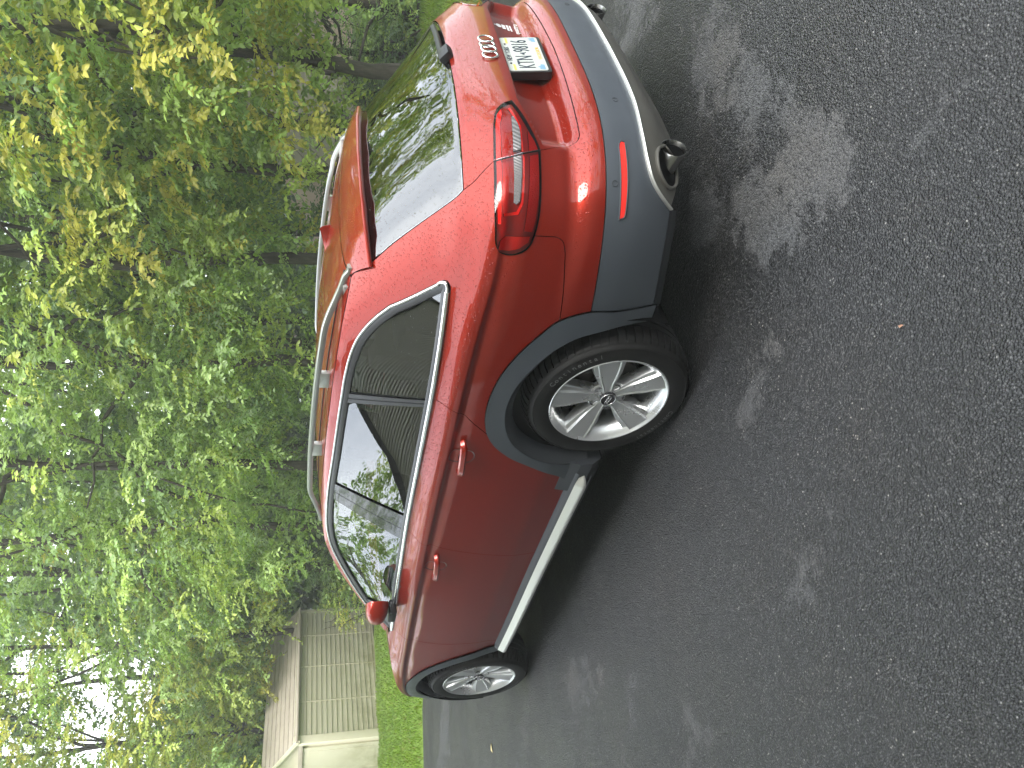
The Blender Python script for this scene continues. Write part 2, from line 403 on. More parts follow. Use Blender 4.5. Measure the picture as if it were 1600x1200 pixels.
def lathe(name,prof,m,parent=None,seg=96,axis='y',center=(0,0,0),sharp=35,closed=False,**props):
    """revolve (radius, axial) profile about the y axis through center"""
    th=np.linspace(0,2*np.pi,seg,endpoint=False); k=len(prof);V=[];F=[]
    for a in th:
        for r,y in prof: V.append((center[0]+r*math.cos(a),center[1]+y,center[2]+r*math.sin(a)))
    for i in range(seg):
        j=(i+1)%seg
        for q in range(k if closed else k-1):
            p2=(q+1)%k
            F.append((i*k+q,j*k+q,j*k+p2,i*k+p2))
    o=mk(name,V,F,m,parent,True,**props); o.data.set_sharp_from_angle(angle=math.radians(sharp)); return o
def box(name,c,s,m,parent=None,bev=.0,rot=None,segs_=2,**props):
    import bmesh
    bm=bmesh.new(); bmesh.ops.create_cube(bm,size=1); bmesh.ops.scale(bm,vec=s,verts=bm.verts)
    if bev: bmesh.ops.bevel(bm,geom=bm.edges[:],offset=bev,segments=segs_,affect='EDGES',profile=.6)
    if rot is not None: bmesh.ops.rotate(bm,cent=(0,0,0),matrix=rot,verts=bm.verts)
    bmesh.ops.translate(bm,vec=c,verts=bm.verts)
    me=bpy.data.meshes.new(name); bm.to_mesh(me); bm.free()
    if bev: me.polygons.foreach_set('use_smooth',[True]*len(me.polygons)); me.set_sharp_from_angle(angle=math.radians(50))
    return link(name,me,m,parent,**props)
def text(name,body,size,m,parent,loc,xdir,ydir,ext=.0006,align='CENTER',sx=1.,**props):
    cu=bpy.data.curves.new(name,'FONT'); cu.body=body; cu.size=size; cu.extrude=ext; cu.align_x=align; cu.align_y='CENTER'; cu.resolution_u=3
    o=bpy.data.objects.new(name+'_tmp',cu); COL.objects.link(o); dg=bpy.context.evaluated_depsgraph_get()
    me=bpy.data.meshes.new_from_object(o.evaluated_get(dg)); bpy.data.objects.remove(o); bpy.data.curves.remove(cu)
    me.materials.clear()
    X=Vector(xdir).normalized()*sx; Y=Vector(ydir).normalized(); Z=X.normalized().cross(Y)
    Mx=Matrix(((X.x,Y.x,Z.x,loc[0]),(X.y,Y.y,Z.y,loc[1]),(X.z,Y.z,Z.z,loc[2]),(0,0,0,1))); me.transform(Mx)
    return link(name,me,m,parent,**props)
def ring(name,c,nrm,R,rt,m,parent,seg=36,sub=6,flat=1.0,**props):
    nrm=Vector(nrm).normalized(); a=nrm.orthogonal().normalized(); b_=nrm.cross(a);V=[];F=[]
    for i in range(seg):
        t=2*math.pi*i/seg; d=a*math.cos(t)+b_*math.sin(t)
        for j in range(sub):
            u=2*math.pi*j/sub+.5; V.append(Vector(c)+d*(R+rt*math.cos(u))+nrm*rt*flat*math.sin(u))
    for i in range(seg):
        for j in range(sub): F.append((i*sub+j,((i+1)%seg)*sub+j,((i+1)%seg)*sub+(j+1)%sub,i*sub+(j+1)%sub))
    return mk(name,V,F,m,parent,True,**props)
# ======================= THE CAR =======================
CAR=thing('parked_car','wet red estate car with grey cladding and silver roof rails parked on the black driveway','car')
DB=[(2.03,.973),(1.62,.990),(1.24,1.002),(.87,1.0115),(.5,1.0145),(.05,1.016),(-.30,1.018),(-.44,1.0185)]
DCOR=[(-.44,1.0185),(-.468,1.021),(-.480,1.030),(-.474,1.043),(-.455,1.057)]
DT=[(-.455,1.057),(-.41,1.090),(-.31,1.160),(-.243,1.206),(-.182,1.246),(-.125,1.277),(-.065,1.302),(0,1.319),(.105,1.334),(.25,1.343),(.65,1.360),(.91,1.371),(1.07,1.372),(1.27,1.362),(1.376,1.345),(1.465,1.3195),(1.56,1.285),(1.667,1.240),(1.778,1.188),(1.875,1.131),(1.97,1.06),(2.03,1.005)]
ZE=[(2.10,1.010),(1.99,1.085),(1.875,1.163),(1.70,1.262),(1.56,1.322),(1.376,1.373),(1.27,1.386),(1.07,1.398),(.9,1.398),(.4,1.386),(.1,1.372),(-.1,1.352),(-.2355,1.329)]
GUP=[(-.2355,1.329),(-.2976,1.300),(-.3676,1.2696),(-.5567,1.1853),(-.70,1.100),(-.778,1.042),(-.812,1.016),(-.8335,1.003)]
GG1=[(-.8335,1.003),(-.862,.9765),(-.905,.947),(-.936,.9215)]
GG2=[(-.936,.9215),(-.953,.868),(-.9665,.828),(-.984,.774)]
GG3=[(-.984,.774),(-.998,.735),(-1.013,.70),(-1.022,.668)]
GG4=[(-1.022,.668),(-1.028,.651),(-1.047,.642),(-1.084,.640),(-1.147,.6395),(-1.28,.637),(-1.45,.633),(SE,.630)]
LTOP=[(-.936,.9215),(-.79,.919),(-.707,.912),(-.657,.904),(-.640,.892),(-.632,.873),(-.636,.843),(-.652,.812),(-.676,.794),(-.7025,.7865)]
LBOT=[(-.7025,.7865),(-.751,.7785),(-.82,.7755),(-.90,.7755),(-.984,.774)]
LIN=[(-.984,.774),(-1.034,.788),(-1.125,.818),(-1.203,.846)]
LIN2=[(-1.203,.846),(-1.184,.878),(-1.151,.900),(-1.0945,.9125),(-1.02,.9185),(-.936,.9215)]
BG=[(-.7025,.7865),(-.7035,.74),(-.7035,.712),(-.693,.691),(-.667,.680),(-.615,.672),(-.5075,.657),(-.405,.6455)]
AR_O=[(-.470,.30),(-.462,.353),(-.4505,.454),(-.448,.542),(-.433,.594),(-.405,.6455),(-.330,.707),(-.2476,.7565),(-.168,.790),(-.067,.8125),(.039,.8175),(.125,.806),(.205,.777),(.257,.741),(.2952,.7025),(.3295,.66),(.370,.595),(.412,.529),(.446,.461),(.500,.392),(.565,.340)]
AR_M=[(-.412,.30),(-.398,.40),(-.372,.50),(-.340,.578),(-.290,.635),(-.220,.685),(-.147,.722),(-.072,.745),(.0,.753),(.078,.748),(.158,.727),(.240,.684),(.300,.626),(.352,.555),(.390,.47),(.410,.40),(.418,.30)]
AF_O=[(2.29,.270),(2.300,.36),(2.325,.46),(2.385,.585),(2.46,.675),(2.55,.742),(2.67,.788),(2.80,.806),(2.93,.800),(3.05,.765),(3.15,.705),(3.22,.63),(3.262,.55),(3.285,.45),(3.29,.36)]
AF_M=[(2.372,.285),(2.385,.38),(2.415,.49),(2.465,.59),(2.54,.67),(2.63,.722),(2.72,.748),(2.805,.755),(2.90,.747),(2.99,.718),(3.07,.668),(3.14,.59),(3.18,.49),(3.20,.38),(3.20,.32)]
RG=[(.050,1.016),(.0478,1.0054),(.0495,.965),(.076,.9134),(.145,.840),(.205,.777)]
BGAP=[(.9665,1.0105),(.982,.986),(1.0066,.955),(1.0245,.9125),(1.049,.860),(1.069,.811),(1.106,.68),(1.150,.50),(1.172,.40),(1.176,.345)]
FG=[(2.012,.9738),(2.033,.925),(2.0715,.878),(2.113,.80),(2.142,.722),(2.170,.53),(2.195,.40),(2.222,.335)]
HZ=[(2.012,.9738),(2.10,.992),(2.25,.976),(2.40,.956),(2.65,.914),(2.9,.858),(3.10,.795),(3.25,.735)]
def sub(c,x0,x1):
    """part of a curve between two x values, in the given direction"""
    q=catmull(c,.01); x=q[:,0]; lo,hi=min(x0,x1),max(x0,x1); r=q[(x>lo+1e-6)&(x<hi-1e-6)]
    d=np.linalg.norm(np.diff(q,axis=0),axis=1); 
    def at(xx): i=np.argmin(abs(x-xx)); return [xx,np.interp(xx,*( (x,q[:,1]) if x[0]<x[-1] else (x[::-1],q[::-1,1])))]
    r=np.vstack([at(lo if x[0]<x[-1] else hi),r,at(hi if x[0]<x[-1] else lo)])
    if (x0<x1)!=(x[0]<x[-1]): r=r[::-1]
    return [tuple(a) for a in r[::3]]+[tuple(r[-1])]
# --- side panel with D pillar and roof frame, both sides
def dlo_in(c,g): return c
side=segs(DB[5:],DCOR,DT,[DT[-1],(2.10,1.010)],ZE,GUP,GG1,LTOP,BG,AR_O[5:13],RG[::-1])
panel('side_frame_panel',side,PAINT,CAR)
rdoor=segs(RG,AR_O[12:],[AR_O[-1],(1.176,.345)],BGAP[::-1],[BGAP[0],(.87,1.0115),(.5,1.0145),(.05,1.016)])
RD=panel('rear_door',rdoor,PAINT,CAR)
fdoor=segs(BGAP,[BGAP[-1],(2.222,.335)],FG[::-1],[(2.012,.9738),(1.62,.990),(1.24,1.002),(.9665,1.0105)])
FD=panel('front_door',fdoor,PAINT,CAR)
fend=segs(FG,[(2.222,.335),(2.26,.335),(2.297,.335)],AF_O[1:13],[(3.262,.55),(3.33,.56)],[(3.33,.56),(3.30,.64),(3.25,.735)],HZ[::-1])
panel('front_fender',fend,PAINT,CAR)
# rear bumper, red upper and grey lower
GREYL=[(-.4475,.5425),(-.59,.555),(-.76,.5665),(-.876,.571),(-.98,.5725),(-1.148,.5705),(-1.40,.567),(SE,.566)]
STR=[(SE,.428),(-1.48,.430),(-1.213,.4335),(-1.049,.437),(-.9735,.430),(-.905,.408),(-.8525,.358),(-.8247,.318)]
bup=segs(LBOT,GG3,GG4,[(SE,.630),(SE,.566)],GREYL[::-1],AR_O[3:6],BG[::-1])
panel('rear_bumper',bup,PAINT,CAR,fix=SE,both=True)
glo=segs(GREYL,[(SE,.566),(SE,.428)],STR,[(-.8247,.318),(-.72,.322),(-.60,.316),(-.47,.300)],AR_O[:4])
panel('bumper_cladding',glo,CLAD,CAR,fix=SE,both=True)
# underside edge of the cladding, turned in
pt,nn_=on_surf(catmull([(-.8247,.318),(-.72,.322),(-.60,.316),(-.47,.300)],.02))
V=[];F=[]
for i,p in enumerate(pt):
    q=p+np.array([.035,-.05*1,-.055]) ; r=q+np.array([.25,-.12,-.01]); V+=[p,q,r]
for i in range(len(pt)-1):
    for k in (0,1): F.append((i*3+k,i*3+3+k,i*3+4+k,i*3+1+k))
V=np.array(V)
for sg in (1,-1): mk('bumper_underside',V*[1,sg,1],F,CLADD,CAR,True)
dif=segs([(SE,.428),(SE,.235)],[(SE,.235),(-1.30,.235),(-1.10,.245),(-1.00,.262),(-.90,.285),(-.8247,.318)],STR[::-1])
panel('rear_diffuser',inset(dif,.004,SE),DIFF,CAR,off=.004,fix=SE,both=True)
tp,tn=on_surf(catmull(STR,.015),.002)
sweep('diffuser_lip',tp,tn,rect(.008,.010),SILL,CAR,sides=(1,-1))
# lamps ---------------------------------------------------
lo=segs(LTOP,LBOT,GG2[::-1]); li=segs(GG2,LIN,LIN2)
def lamp(name,poly,bits):
    for base in panel(name,poly,LDRK,CAR,off=-.014,depth=.02,gap=.0012,res=.02):
        sg=1 if base.data.vertices[0].co.y>0 else -1
        panel('lens',poly,LENS,base,off=.003,depth=.010,gap=.0016,res=.018,sides=(sg,))
        for nm,pl,mm,of in bits:
            panel(nm,segs(*[[pl[i],pl[(i+1)%len(pl)]] for i in range(len(pl))]),mm,base,off=of,depth=.006,gap=0,res=.02,sides=(sg,))
lamp('tail_lamp',lo,[('reverse_strip',[(-.9466,.8627),(-.952,.8410),(-.90,.8405),(-.8543,.8425),(-.805,.845),(-.795,.853),(-.80,.861),(-.87,.8612)],LWHT,.0045),
 ('reflector_bar',[(-.9619,.808),(-.972,.779),(-.84,.7802),(-.75,.787),(-.7139,.7947),(-.7139,.8205),(-.7971,.8150),(-.8772,.811)],LRED,-.008),
 ('side_reflector',[(-.6444,.890),(-.674,.8873),(-.69,.876),(-.6965,.80),(-.679,.8033),(-.657,.830),(-.645,.864)],LBRT,-.008),
 ('light_guide',[(-.957,.9155),(-.80,.9135),(-.73,.907),(-.73,.899),(-.80,.9035),(-.957,.904)],LBRT,-.008),
 ('light_guide',[(-.962,.833),(-.955,.828),(-.80,.833),(-.765,.848),(-.755,.885),(-.762,.886),(-.772,.853),(-.805,.839)],LBRT,-.007)])
lamp('gate_lamp',li,[('reverse_strip',[(-1.1100,.8570),(-1.1110,.851),(-1.085,.8430),(-1.0550,.8385),(-1.0295,.838),(-.975,.8412),(-.9695,.8622)],LWHT,.0045),
 ('reflector_bar',[(-1.062,.8055),(-1.0221,.7870),(-.992,.779),(-.981,.808)],LRED,-.008),
 ('light_guide',[(-1.165,.885),(-1.14,.900),(-1.09,.909),(-.957,.9155),(-.957,.904),(-1.09,.898),(-1.14,.886)],LBRT,-.008),
 ('light_guide',[(-1.172,.856),(-1.08,.829),(-.975,.831),(-.975,.836),(-1.08,.835),(-1.165,.862)],LBRT,-.007)])
for k in range(9):   # ribbed dark insert above the reversing lamp
    s=-1.085+k*.0 ; 
# --- tailgate
GB=[(-.8335,1.003),(-.92,1.0065),(-1.05,1.010),(-1.25,1.012),(-1.45,1.012),(SE,1.012)]
gate=segs(GB,[(SE,1.012),(SE,.630)],GG4[::-1],GG3[::-1],LIN,LIN2,GG1[::-1])
GATE=panel('tailgate',gate,PAINT,CAR,fix=SE,both=True,res=.016)[0]
GT=[(-.3676,1.2696),(-.45,1.287),(-.62,1.298),(-.95,1.303),(-1.3,1.305),(SE,1.306)]
gl=segs(GB,[(SE,1.012),(SE,1.306)],GT[::-1],GUP[2:])
RW=panel('rear_window',gl,GL_T,CAR,off=-.002,fix=SE,both=True,depth=.004,gap=.0035,lipdrop=.001)[0]
panel('window_border',gl,BLACK,RW,off=-.012,fix=SE,both=True,depth=.002,gap=.0015)[0]
# --- arch trims
def trim(name,outer,mid,cz,cx,flip):
    o=catmull(outer,.014);m=catmull(mid,.014)
    poly=inset(np.vstack([o,m[::-1]]),-.005)
    panel(name,poly,CLAD,CAR,off=.010,depth=.014,gap=.001,lipdrop=.004)
    m2,nn=on_surf(m,.009); V=[];F=[]
    for i,p in enumerate(m2):
        d=np.array([cx-p[0],0,cz-p[2]]);d/=np.linalg.norm(d)
        V+=[p,p+d*.010-np.array([0,.004,0]),p+d*.040-np.array([0,.035,0]),p+d*.042-np.array([0,.070,0])]
    for i in range(len(m2)-1):
        for k in range(3): F.append((i*4+k,i*4+4+k,i*4+5+k,i*4+1+k))
    for sg in (1,-1):
        V2=np.array(V);V2[:,1]*=sg; mk('arch_lip',V2,F,CLADD,CAR,True)
trim('arch_trim',AR_O[:-3]+[(.500,.392),(.550,.330),(.556,.30)],AR_M,.335,0,False)
trim('arch_trim',AF_O,AF_M,.335,2.805,False)
for cx in (0,2.805):
    for sg in (1,-1):
        V=[];F=[];n=28
        for i in range(n+1):
            a=math.radians(-15)+math.radians(210)*i/n
            for yy in (.865,.58): V.append((cx+.415*math.cos(a),sg*yy,.335+.41*math.sin(a)))
        for i in range(n): F.append((2*i,2*i+1,2*i+3,2*i+2))
        F.append(tuple(2*i+1 for i in range(n+1)))
        mk('wheel_well',V,F,SHELL,CAR,False)
# --- sill
sp=np.array([[x,0,0] for x in np.linspace(.47,2.33,40)])
V=[];F=[];pr=[(.872,.350),(.893,.344),(.902,.333),(.906,.327),(.924,.300),(.928,.289),(.924,.279),(.90,.268),(.86,.225),(.78,.215),(.60,.22)]
for sgm,nm,mm,a,b_ in ((1,'sill_trim',SILL,4,7),(1,'sill_base',CLADD,7,11),(1,'sill_cover',CLADD,1,4)):
    for sg in (1,-1):
        V=[];F=[];q=pr[a-1:b_];xs=np.concatenate([np.linspace(.462,.56,12),np.linspace(.6,2.28,30),[2.305]])
        for x in xs:
            e=1-.9*sm((.56-x)/.10)**2 if nm=='sill_trim' else 1
            for (y,z) in q: 
                y2=y-.0*x-.012*max(0,x-1.6); V.append((x,sg*(.88+(y2-.88)*e),(z if nm!='sill_trim' else .30+(z-.30)*e)+.012*sm((x-1.2)/1.0)*-1))
        k=len(q)
        for i in range(len(xs)-1):
            for j in range(k-1): F.append((i*k+j,(i+1)*k+j,(i+1)*k+j+1,i*k+j+1))
        o=mk(nm,V,F,mm,CAR,True); o.data.set_sharp_from_angle(angle=math.radians(50))
for sg in (1,-1):
    V=[(x,sg*y,z) for x in (.40,.60) for y,z in ((.885,.40),(.897,.335),(.895,.28),(.86,.235),(.60,.225),(.60,.40))]
    mk('sill_end',V,[(0,1,2,3,4,5),(11,10,9,8,7,6)]+[(i,(i+1)%6,6+(i+1)%6,6+i) for i in range(6)],CLADD,CAR)
# --- DLO: chrome strip, window frames, pillars, glass
dl=np.vstack([catmull(DB,.012)[:-1],catmull(DCOR,.006)[:-1],catmull(DT,.012)])
dp,dn_=on_surf(dl,.001)
bot=catmull(DB,.012); k=len(bot)
dp1,dn1=on_surf(bot+np.array([0,.0065]),.0)
sweep('belt_moulding',dp1,dn1,rect(.017,.011),CHROME,CAR,sides=(1,-1))
top=np.vstack([[(-.40,1.0252),(-.425,1.0252)],catmull([(-.437,1.0248),(-.460,1.0268),(-.4715,1.033),(-.467,1.0435),(-.450,1.0555)],.006)[:-1],catmull([(a+.004,b_-.004) for a,b_ in DT[:-1]],.012)]); dp2,dn2=on_surf(top,.0)
sweep('window_moulding',dp2,dn2,rect(.010,.008),CHROME,CAR,sides=(1,-1))
DLOP=segs(DB,DCOR,DT,[DT[-1],DB[0]])
full=inset(DLOP,.003)
fr1,frn=on_surf(inset(DLOP,.019)); 
sweep('window_seal',fr1,frn,[(-.014,-.008),(-.014,.001),(-.004,.003),(.010,-.002),(.012,-.008)][::-1],SATB,CAR,closed=True,sides=(1,-1))
def clip(xa,xb):
    """window outline between two slanting edges xa(z), xb(z)"""
    q=inset(DLOP,.024)
    # sample bottom and top of the inset outline
    fa=lambda p:p[0]-np.interp(p[1],*xa) if xa else 1; fb=lambda p:np.interp(p[1],*xb)-p[0] if xb else 1
    for f in (fa,fb):
        out=[];n=len(q)
        for i in range(n):
            a,b_=q[i],q[(i+1)%n];va,vb=f(a),f(b_)
            if va>=0: out.append(a)
            if (va>=0)!=(vb>=0): t=va/(va-vb); out.append(a+(b_-a)*t)
        q=np.array(out)
    d=[]
    for i in range(len(q)):
        a,b_=q[i],q[(i+1)%len(q)];n=max(1,int(np.linalg.norm(b_-a)/.03)); d+= [a+(b_-a)*j/n for j in range(n)]
    return np.array(d)
zz=[1.0,1.19,1.345]
C0=(zz,[.052,.150,.232]);C1=(zz,[.088,.205,.290]); B0=(zz,[.868,.874,.856]);B1=(zz,[.983,.976,.920]);B2=(zz,[1.072,1.070,.985]); SAIL=([.97,1.0,1.10,1.17,1.2],[1.79,1.795,1.815,1.83,3])
panel('quarter_window',clip(None,C0),GL_R,CAR,off=-.010,depth=.002,gap=.001,lipdrop=.001)
panel('rear_door_window',clip(C1,B0),GL_R,CAR,off=-.010,depth=.002,gap=.001,lipdrop=.001)
panel('front_door_window',clip(B2,SAIL),GL_F,CAR,off=-.010,depth=.002,gap=.001,lipdrop=.001)
mid=(zz,[.070,.178,.262])
panel('pillar_trim',clip(C0,mid),SATB,CAR,off=-.002,depth=.012); panel('pillar_trim',clip(mid,C1),SATB,CAR,off=-.002,depth=.012)
panel('pillar_cover',clip(B0,B1),GLOSSB,CAR,off=-.003,depth=.010); panel('pillar_cover',clip(B1,B2),GLOSSB,CAR,off=-.003,depth=.010)
panel('mirror_base',clip(SAIL,None),SATB,CAR,off=-.002,depth=.01)
# --- roof, tailgate spoiler, windscreen, bonnet
zeq=catmull(ZE,.02)[::-1]; zex,zez=zeq[:,0],zeq[:,1]
def zroof(x): return np.interp(x,[-.46,-.30,-.1,.1,.4,.75,1.05,1.28],[1.309,1.356,1.395,1.418,1.436,1.438,1.424,1.395])
def roofpt(x,t):
    far_=max(0,-t)*np.interp(x,[-.30,-.20,0,.3,.6,1.3],[0,.014,.036,.026,.020,.018])
    ze=np.interp(x,zex,zez); ye=float(YS(x,ze)); y=ye*t
    zc_=float(zroof(x)); return np.array([x,y,zc_-(zc_-ze)*(.35*abs(t)**2+.65*abs(t)**7)-far_])
def gridmesh(name,fn,us,vs,m,parent,thick=0):
    V=[fn(u,v) for u in us for v in vs];k=len(vs);F=[(i*k+j,i*k+j+1,(i+1)*k+j+1,(i+1)*k+j) for i in range(len(us)-1) for j in range(k-1)]
    return mk(name,V,F,m,parent,True)
ts=np.sin(np.linspace(-np.pi/2,np.pi/2,61))
gridmesh('roof',roofpt,np.linspace(-.232,1.28,60),ts,PAINT,CAR)
# spoiler: top continues the roof, trailing edge curved, underside tucked under
def spo(u,t):
    # u 0..1 top, from gap to trailing edge; t -1..1
    at=abs(t); a=roofpt(-.238,t); tipx=np.interp(at,[0,.55,.8,1],[-.452,-.438,-.400,-.325]); tipy=.556*t*(.80+.20*at**2) if 0 else .556*t
    tz=np.interp(at,[0,.5,.8,1],[1.309,1.304,1.292,1.274])
    b_=np.array([tipx,tipy,tz]); p=a+(b_-a)*u; p[2]+=.012*math.sin(math.pi*u)*(1-.6*at); 
    if at>.9: p[1]=a[1]+(b_[1]-a[1])*u**1.2
    return p
SP=gridmesh('tailgate_spoiler',spo,np.linspace(0,1,12),np.sin(np.linspace(-np.pi/2,np.pi/2,61)),PAINT,CAR)
def spl(u,t):
    e=spo(1,t); at=abs(t)
    if u<=.25: return e+np.array([-.002*math.sin(u/.25*math.pi),0,-.012*u/.25])
    q=e+np.array([0,0,-.012]); g=np.array([np.interp(at,[0,.6,1],[-.385,-.375,-.318]),e[1]*.985,1.272-.014*at]); v=(u-.25)/.75
    return q+(g-q)*v
gridmesh('spoiler_edge',spl,[0,.08,.17,.25,.6,1],ts,PAINT,CAR)
V=[];F=[]
gp=[roofpt(-.235,t)-np.array([0,0,.012]) for t in ts]
# windscreen
def ws(u,t):
    x=np.interp(u,[0,1],[1.28,2.085]); ze=np.interp(x,zex,zez)-.006; ye=float(YS(x,ze))-.008; zc_=np.interp(u,[0,.3,.7,1],[1.386,1.270,1.105,.985]); xc_=x+.0
    y=ye*t; bow=(1-t*t); return np.array([xc_+.13*bow*(.3+u*.7),y,ze+(zc_+.02-ze)*bow*.6])
gridmesh('windscreen',ws,np.linspace(.0,1,20),np.linspace(-1,1,31),GL_F,CAR)
hzc=catmull(HZ,.02); 
def hood(x,t):
    ze=np.interp(x,hzc[:,0],hzc[:,1]); ye=float(YS(x,ze))-.002; return np.array([x+.10*(1-t*t)*sm((x-2.6)/.6),ye*t,ze+.045*(1-abs(t)**2.2)-.001])
gridmesh('bonnet',hood,np.linspace(2.10,3.25,50),ts,PAINT,CAR)
box('cowl_panel',(2.13,0,.93),(.14,1.5,.06),BLACK,CAR,.01)
# --- front end (turned away from the viewer)
fb=segs([(3.33,.56),(3.262,.55),(3.285,.45),(3.29,.36),(3.30,.25)],[(3.30,.25),(3.7,.22),(S1+KS*np.pi/2,.22)],[(S1+KS*np.pi/2,.22),(S1+KS*np.pi/2,.56)],[(S1+KS*np.pi/2,.56),(3.33,.56)])
panel('front_bumper',fb,CLAD,CAR,fix=S1+KS*np.pi/2,both=True)
hl=segs([(3.25,.735),(3.30,.64),(3.33,.56)],[(3.33,.56),(4.0,.57)],[(4.0,.57),(4.0,.66)],[(4.0,.66),(3.6,.70),(3.25,.735)])
panel('headlamp',hl,glass('headlamp_glass',(.5,.5,.5),drops=False),CAR,off=.002)
for o in panel('headlamp_housing',hl,SILV,CAR,off=-.03): pass
gr=segs([(4.0,.57),(4.0,.66)],[(4.0,.66),(4.05,.675),(S1+KS*np.pi/2,.68)],[(S1+KS*np.pi/2,.68),(S1+KS*np.pi/2,.57)],[(S1+KS*np.pi/2,.57),(4.0,.57)])
panel('grille',gr,BLACK,CAR,off=-.005,fix=S1+KS*np.pi/2,both=True)
def nose(x,t):
    a=hood(3.25,t); al=math.atan2(a[1],.4)
    q=P(np.array([S1+KS*(np.pi/2-abs(math.atan2(abs(a[1]),.35)))]),np.array([.675]))[0]; q[1]*=(1 if t>=0 else -1)
    return a+(q-a)*x
gridmesh('bonnet_nose',nose,np.linspace(0,1,8),ts,PAINT,CAR)
# --- dark inner shell behind the panel gaps
shellp=[segs([(-.40,.60),(-.28,.76),(-.10,.85),(.08,.845),(.22,.80),(.36,.66),(.44,.52),(.52,.36)],[(.52,.30),(2.24,.29)],[(2.24,.29),(2.27,.45),(2.33,.62),(2.48,.76),(2.62,.825),(2.8,.85),(3.0,.83),(3.15,.77)],[(3.15,.77),(2.65,.90),(2.30,.955),(2.04,.955)],[(2.04,.955),(1.24,.990),(.5,1.0),(-.44,1.003)],[(-.44,1.003),(-.50,1.01),(-.50,1.05)],[(-.50,1.05),(-.33,1.175),(-.19,1.27),(-.07,1.325),(.10,1.355)],[(.10,1.355),(-.20,1.325)],[(-.20,1.325),(-.34,1.27),(-.67,1.10),(-.80,1.0)],[(-.80,1.0),(-1.0,.998),(-1.25,1.0),(SE,1.0)],[(SE,1.0),(SE,.25)],[(SE,.25),(-1.2,.26),(-.80,.34),(-.46,.36),(-.45,.50),(-.40,.60)],step=.03)]
for sp_ in shellp:
    panel('body_shell',sp_,SHELL,CAR,off=-.034,depth=.004,gap=.0,res=.04,both=True,fix=SE)
box('underbody',(1.35,0,.26),(3.9,1.30,.10),SHELL,CAR,.03)
# --- roof rails
for sg in (1,-1):
    xs=np.linspace(-.262,1.285,70); path=[];nr=[]
    for x in xs:
        t=(x+.262)/1.547; e=min(1,max(0,math.sin(math.pi*min(max(t,0),1)))**.45*1.0)
        base=roofpt(max(x,-.23),.935*sg); base[1]=abs(base[1]); f_=sm(t/.16)*sm((1-t)/.17)
        zz_=base[2]+.004+(.042 if sg>0 else .036)*f_; path.append((x,sg*(base[1]+.004),zz_-(0.012 if x<-.23 else 0))); nr.append((0,sg*.25,1))
    sweep('roof_rail',path,nr,[(-.012,-.012),(-.014,-.003),(-.010,.008),(0,.0105),(.010,.008),(.014,-.003),(.012,-.012)][::-1],SILV,CAR)
    for xf_ in (.22,.70):
        b_=roofpt(xf_,.935*sg); b_[1]=abs(b_[1]); box('rail_foot',(xf_,sg*(b_[1]+.004),b_[2]+.016),(.085,.022,.045),SILV,CAR,.006)
    pp=[roofpt(x,.875*sg)*np.array([1,1,1])+np.array([0,0,.001]) for x in np.linspace(-.22,1.27,50)]
    sweep('roof_moulding',pp,[(0,0,1)]*50,rect(.014,.0015),BLACK,CAR)
# antenna (shark fin)
V=[];F=[];n=14
for i in range(n+1):
    t=i/n; x=.085-.155*t*1.0; base=zroof(x)+.0; h=.050*(t**1.3)*(1-max(0,(t-.86)/.14)**2); wd=.013*math.sin(math.pi*min(1,.12+t*.80))**.6
    lean=-.018*t
    for (a,b_) in ((-1,0),(-.55,.45),(-.12,1),(.12,1),(.55,.45),(1,0)): V.append((x+lean*b_,wd*a,base-.004+h*b_))
for i in range(n):
    for k in range(5): F.append((i*6+k,i*6+k+1,i*6+7+k,i*6+6+k))
F.append(tuple(n*6+k for k in range(6)))
o=mk('roof_antenna',V,F,PAINT,CAR,True); o.data.set_sharp_from_angle(angle=math.radians(50))
# --- door handles
for doors,xh,zh in ((RD,.335,.868),(FD,1.225,.848)):
    for o in doors:
        sg=1 if o.data.vertices[0].co.y>0 else -1
        y0=float(YS(xh,zh))
        # recess cup (two lobes), its shade painted in as a darker red
        for dz in (.024,-.026):
            V=[];F=[];n=24;R=5
            for j in range(R+1):
                for i in range(n):
                    a=2*math.pi*i/n;r=j/R; X=xh+.043*r*math.cos(a); Z=zh+dz*.8+.034*r*math.sin(a)
                    V.append((X,sg*(float(YS(X,Z))+.0026-.007*(1-r)**.5*(1 if r<1 else 0)),Z))
            for j in range(R):
                for i in range(n): F.append((j*n+i,j*n+(i+1)%n,(j+1)*n+(i+1)%n,(j+1)*n+i))
            mk('handle_cup',V,F,mat_cup:=bpy.data.materials.get('cup_shaded_red') or mat('cup_shaded_red',(.10,.006,.004),.3,.3,.6),o,True)
        path=[];nr=[]
        for i in range(25):
            t=i/24; x=xh-.098+.196*t; z=zh+.008*(t-.5)*-2; out=.040-.012*abs(2*t-1)**3-.026*max(0,(abs(2*t-1)-.88)/.12)**2
            path.append((x,sg*(y0+out-.006),z)); nr.append((0,sg,.25))
        sweep('door_handle',path,nr,[(-.013,-.006),(-.0145,.004),(-.008,.011),(.008,.011),(.0145,.004),(.013,-.006)][::-1 if sg>0 else 1],PAINT,o)
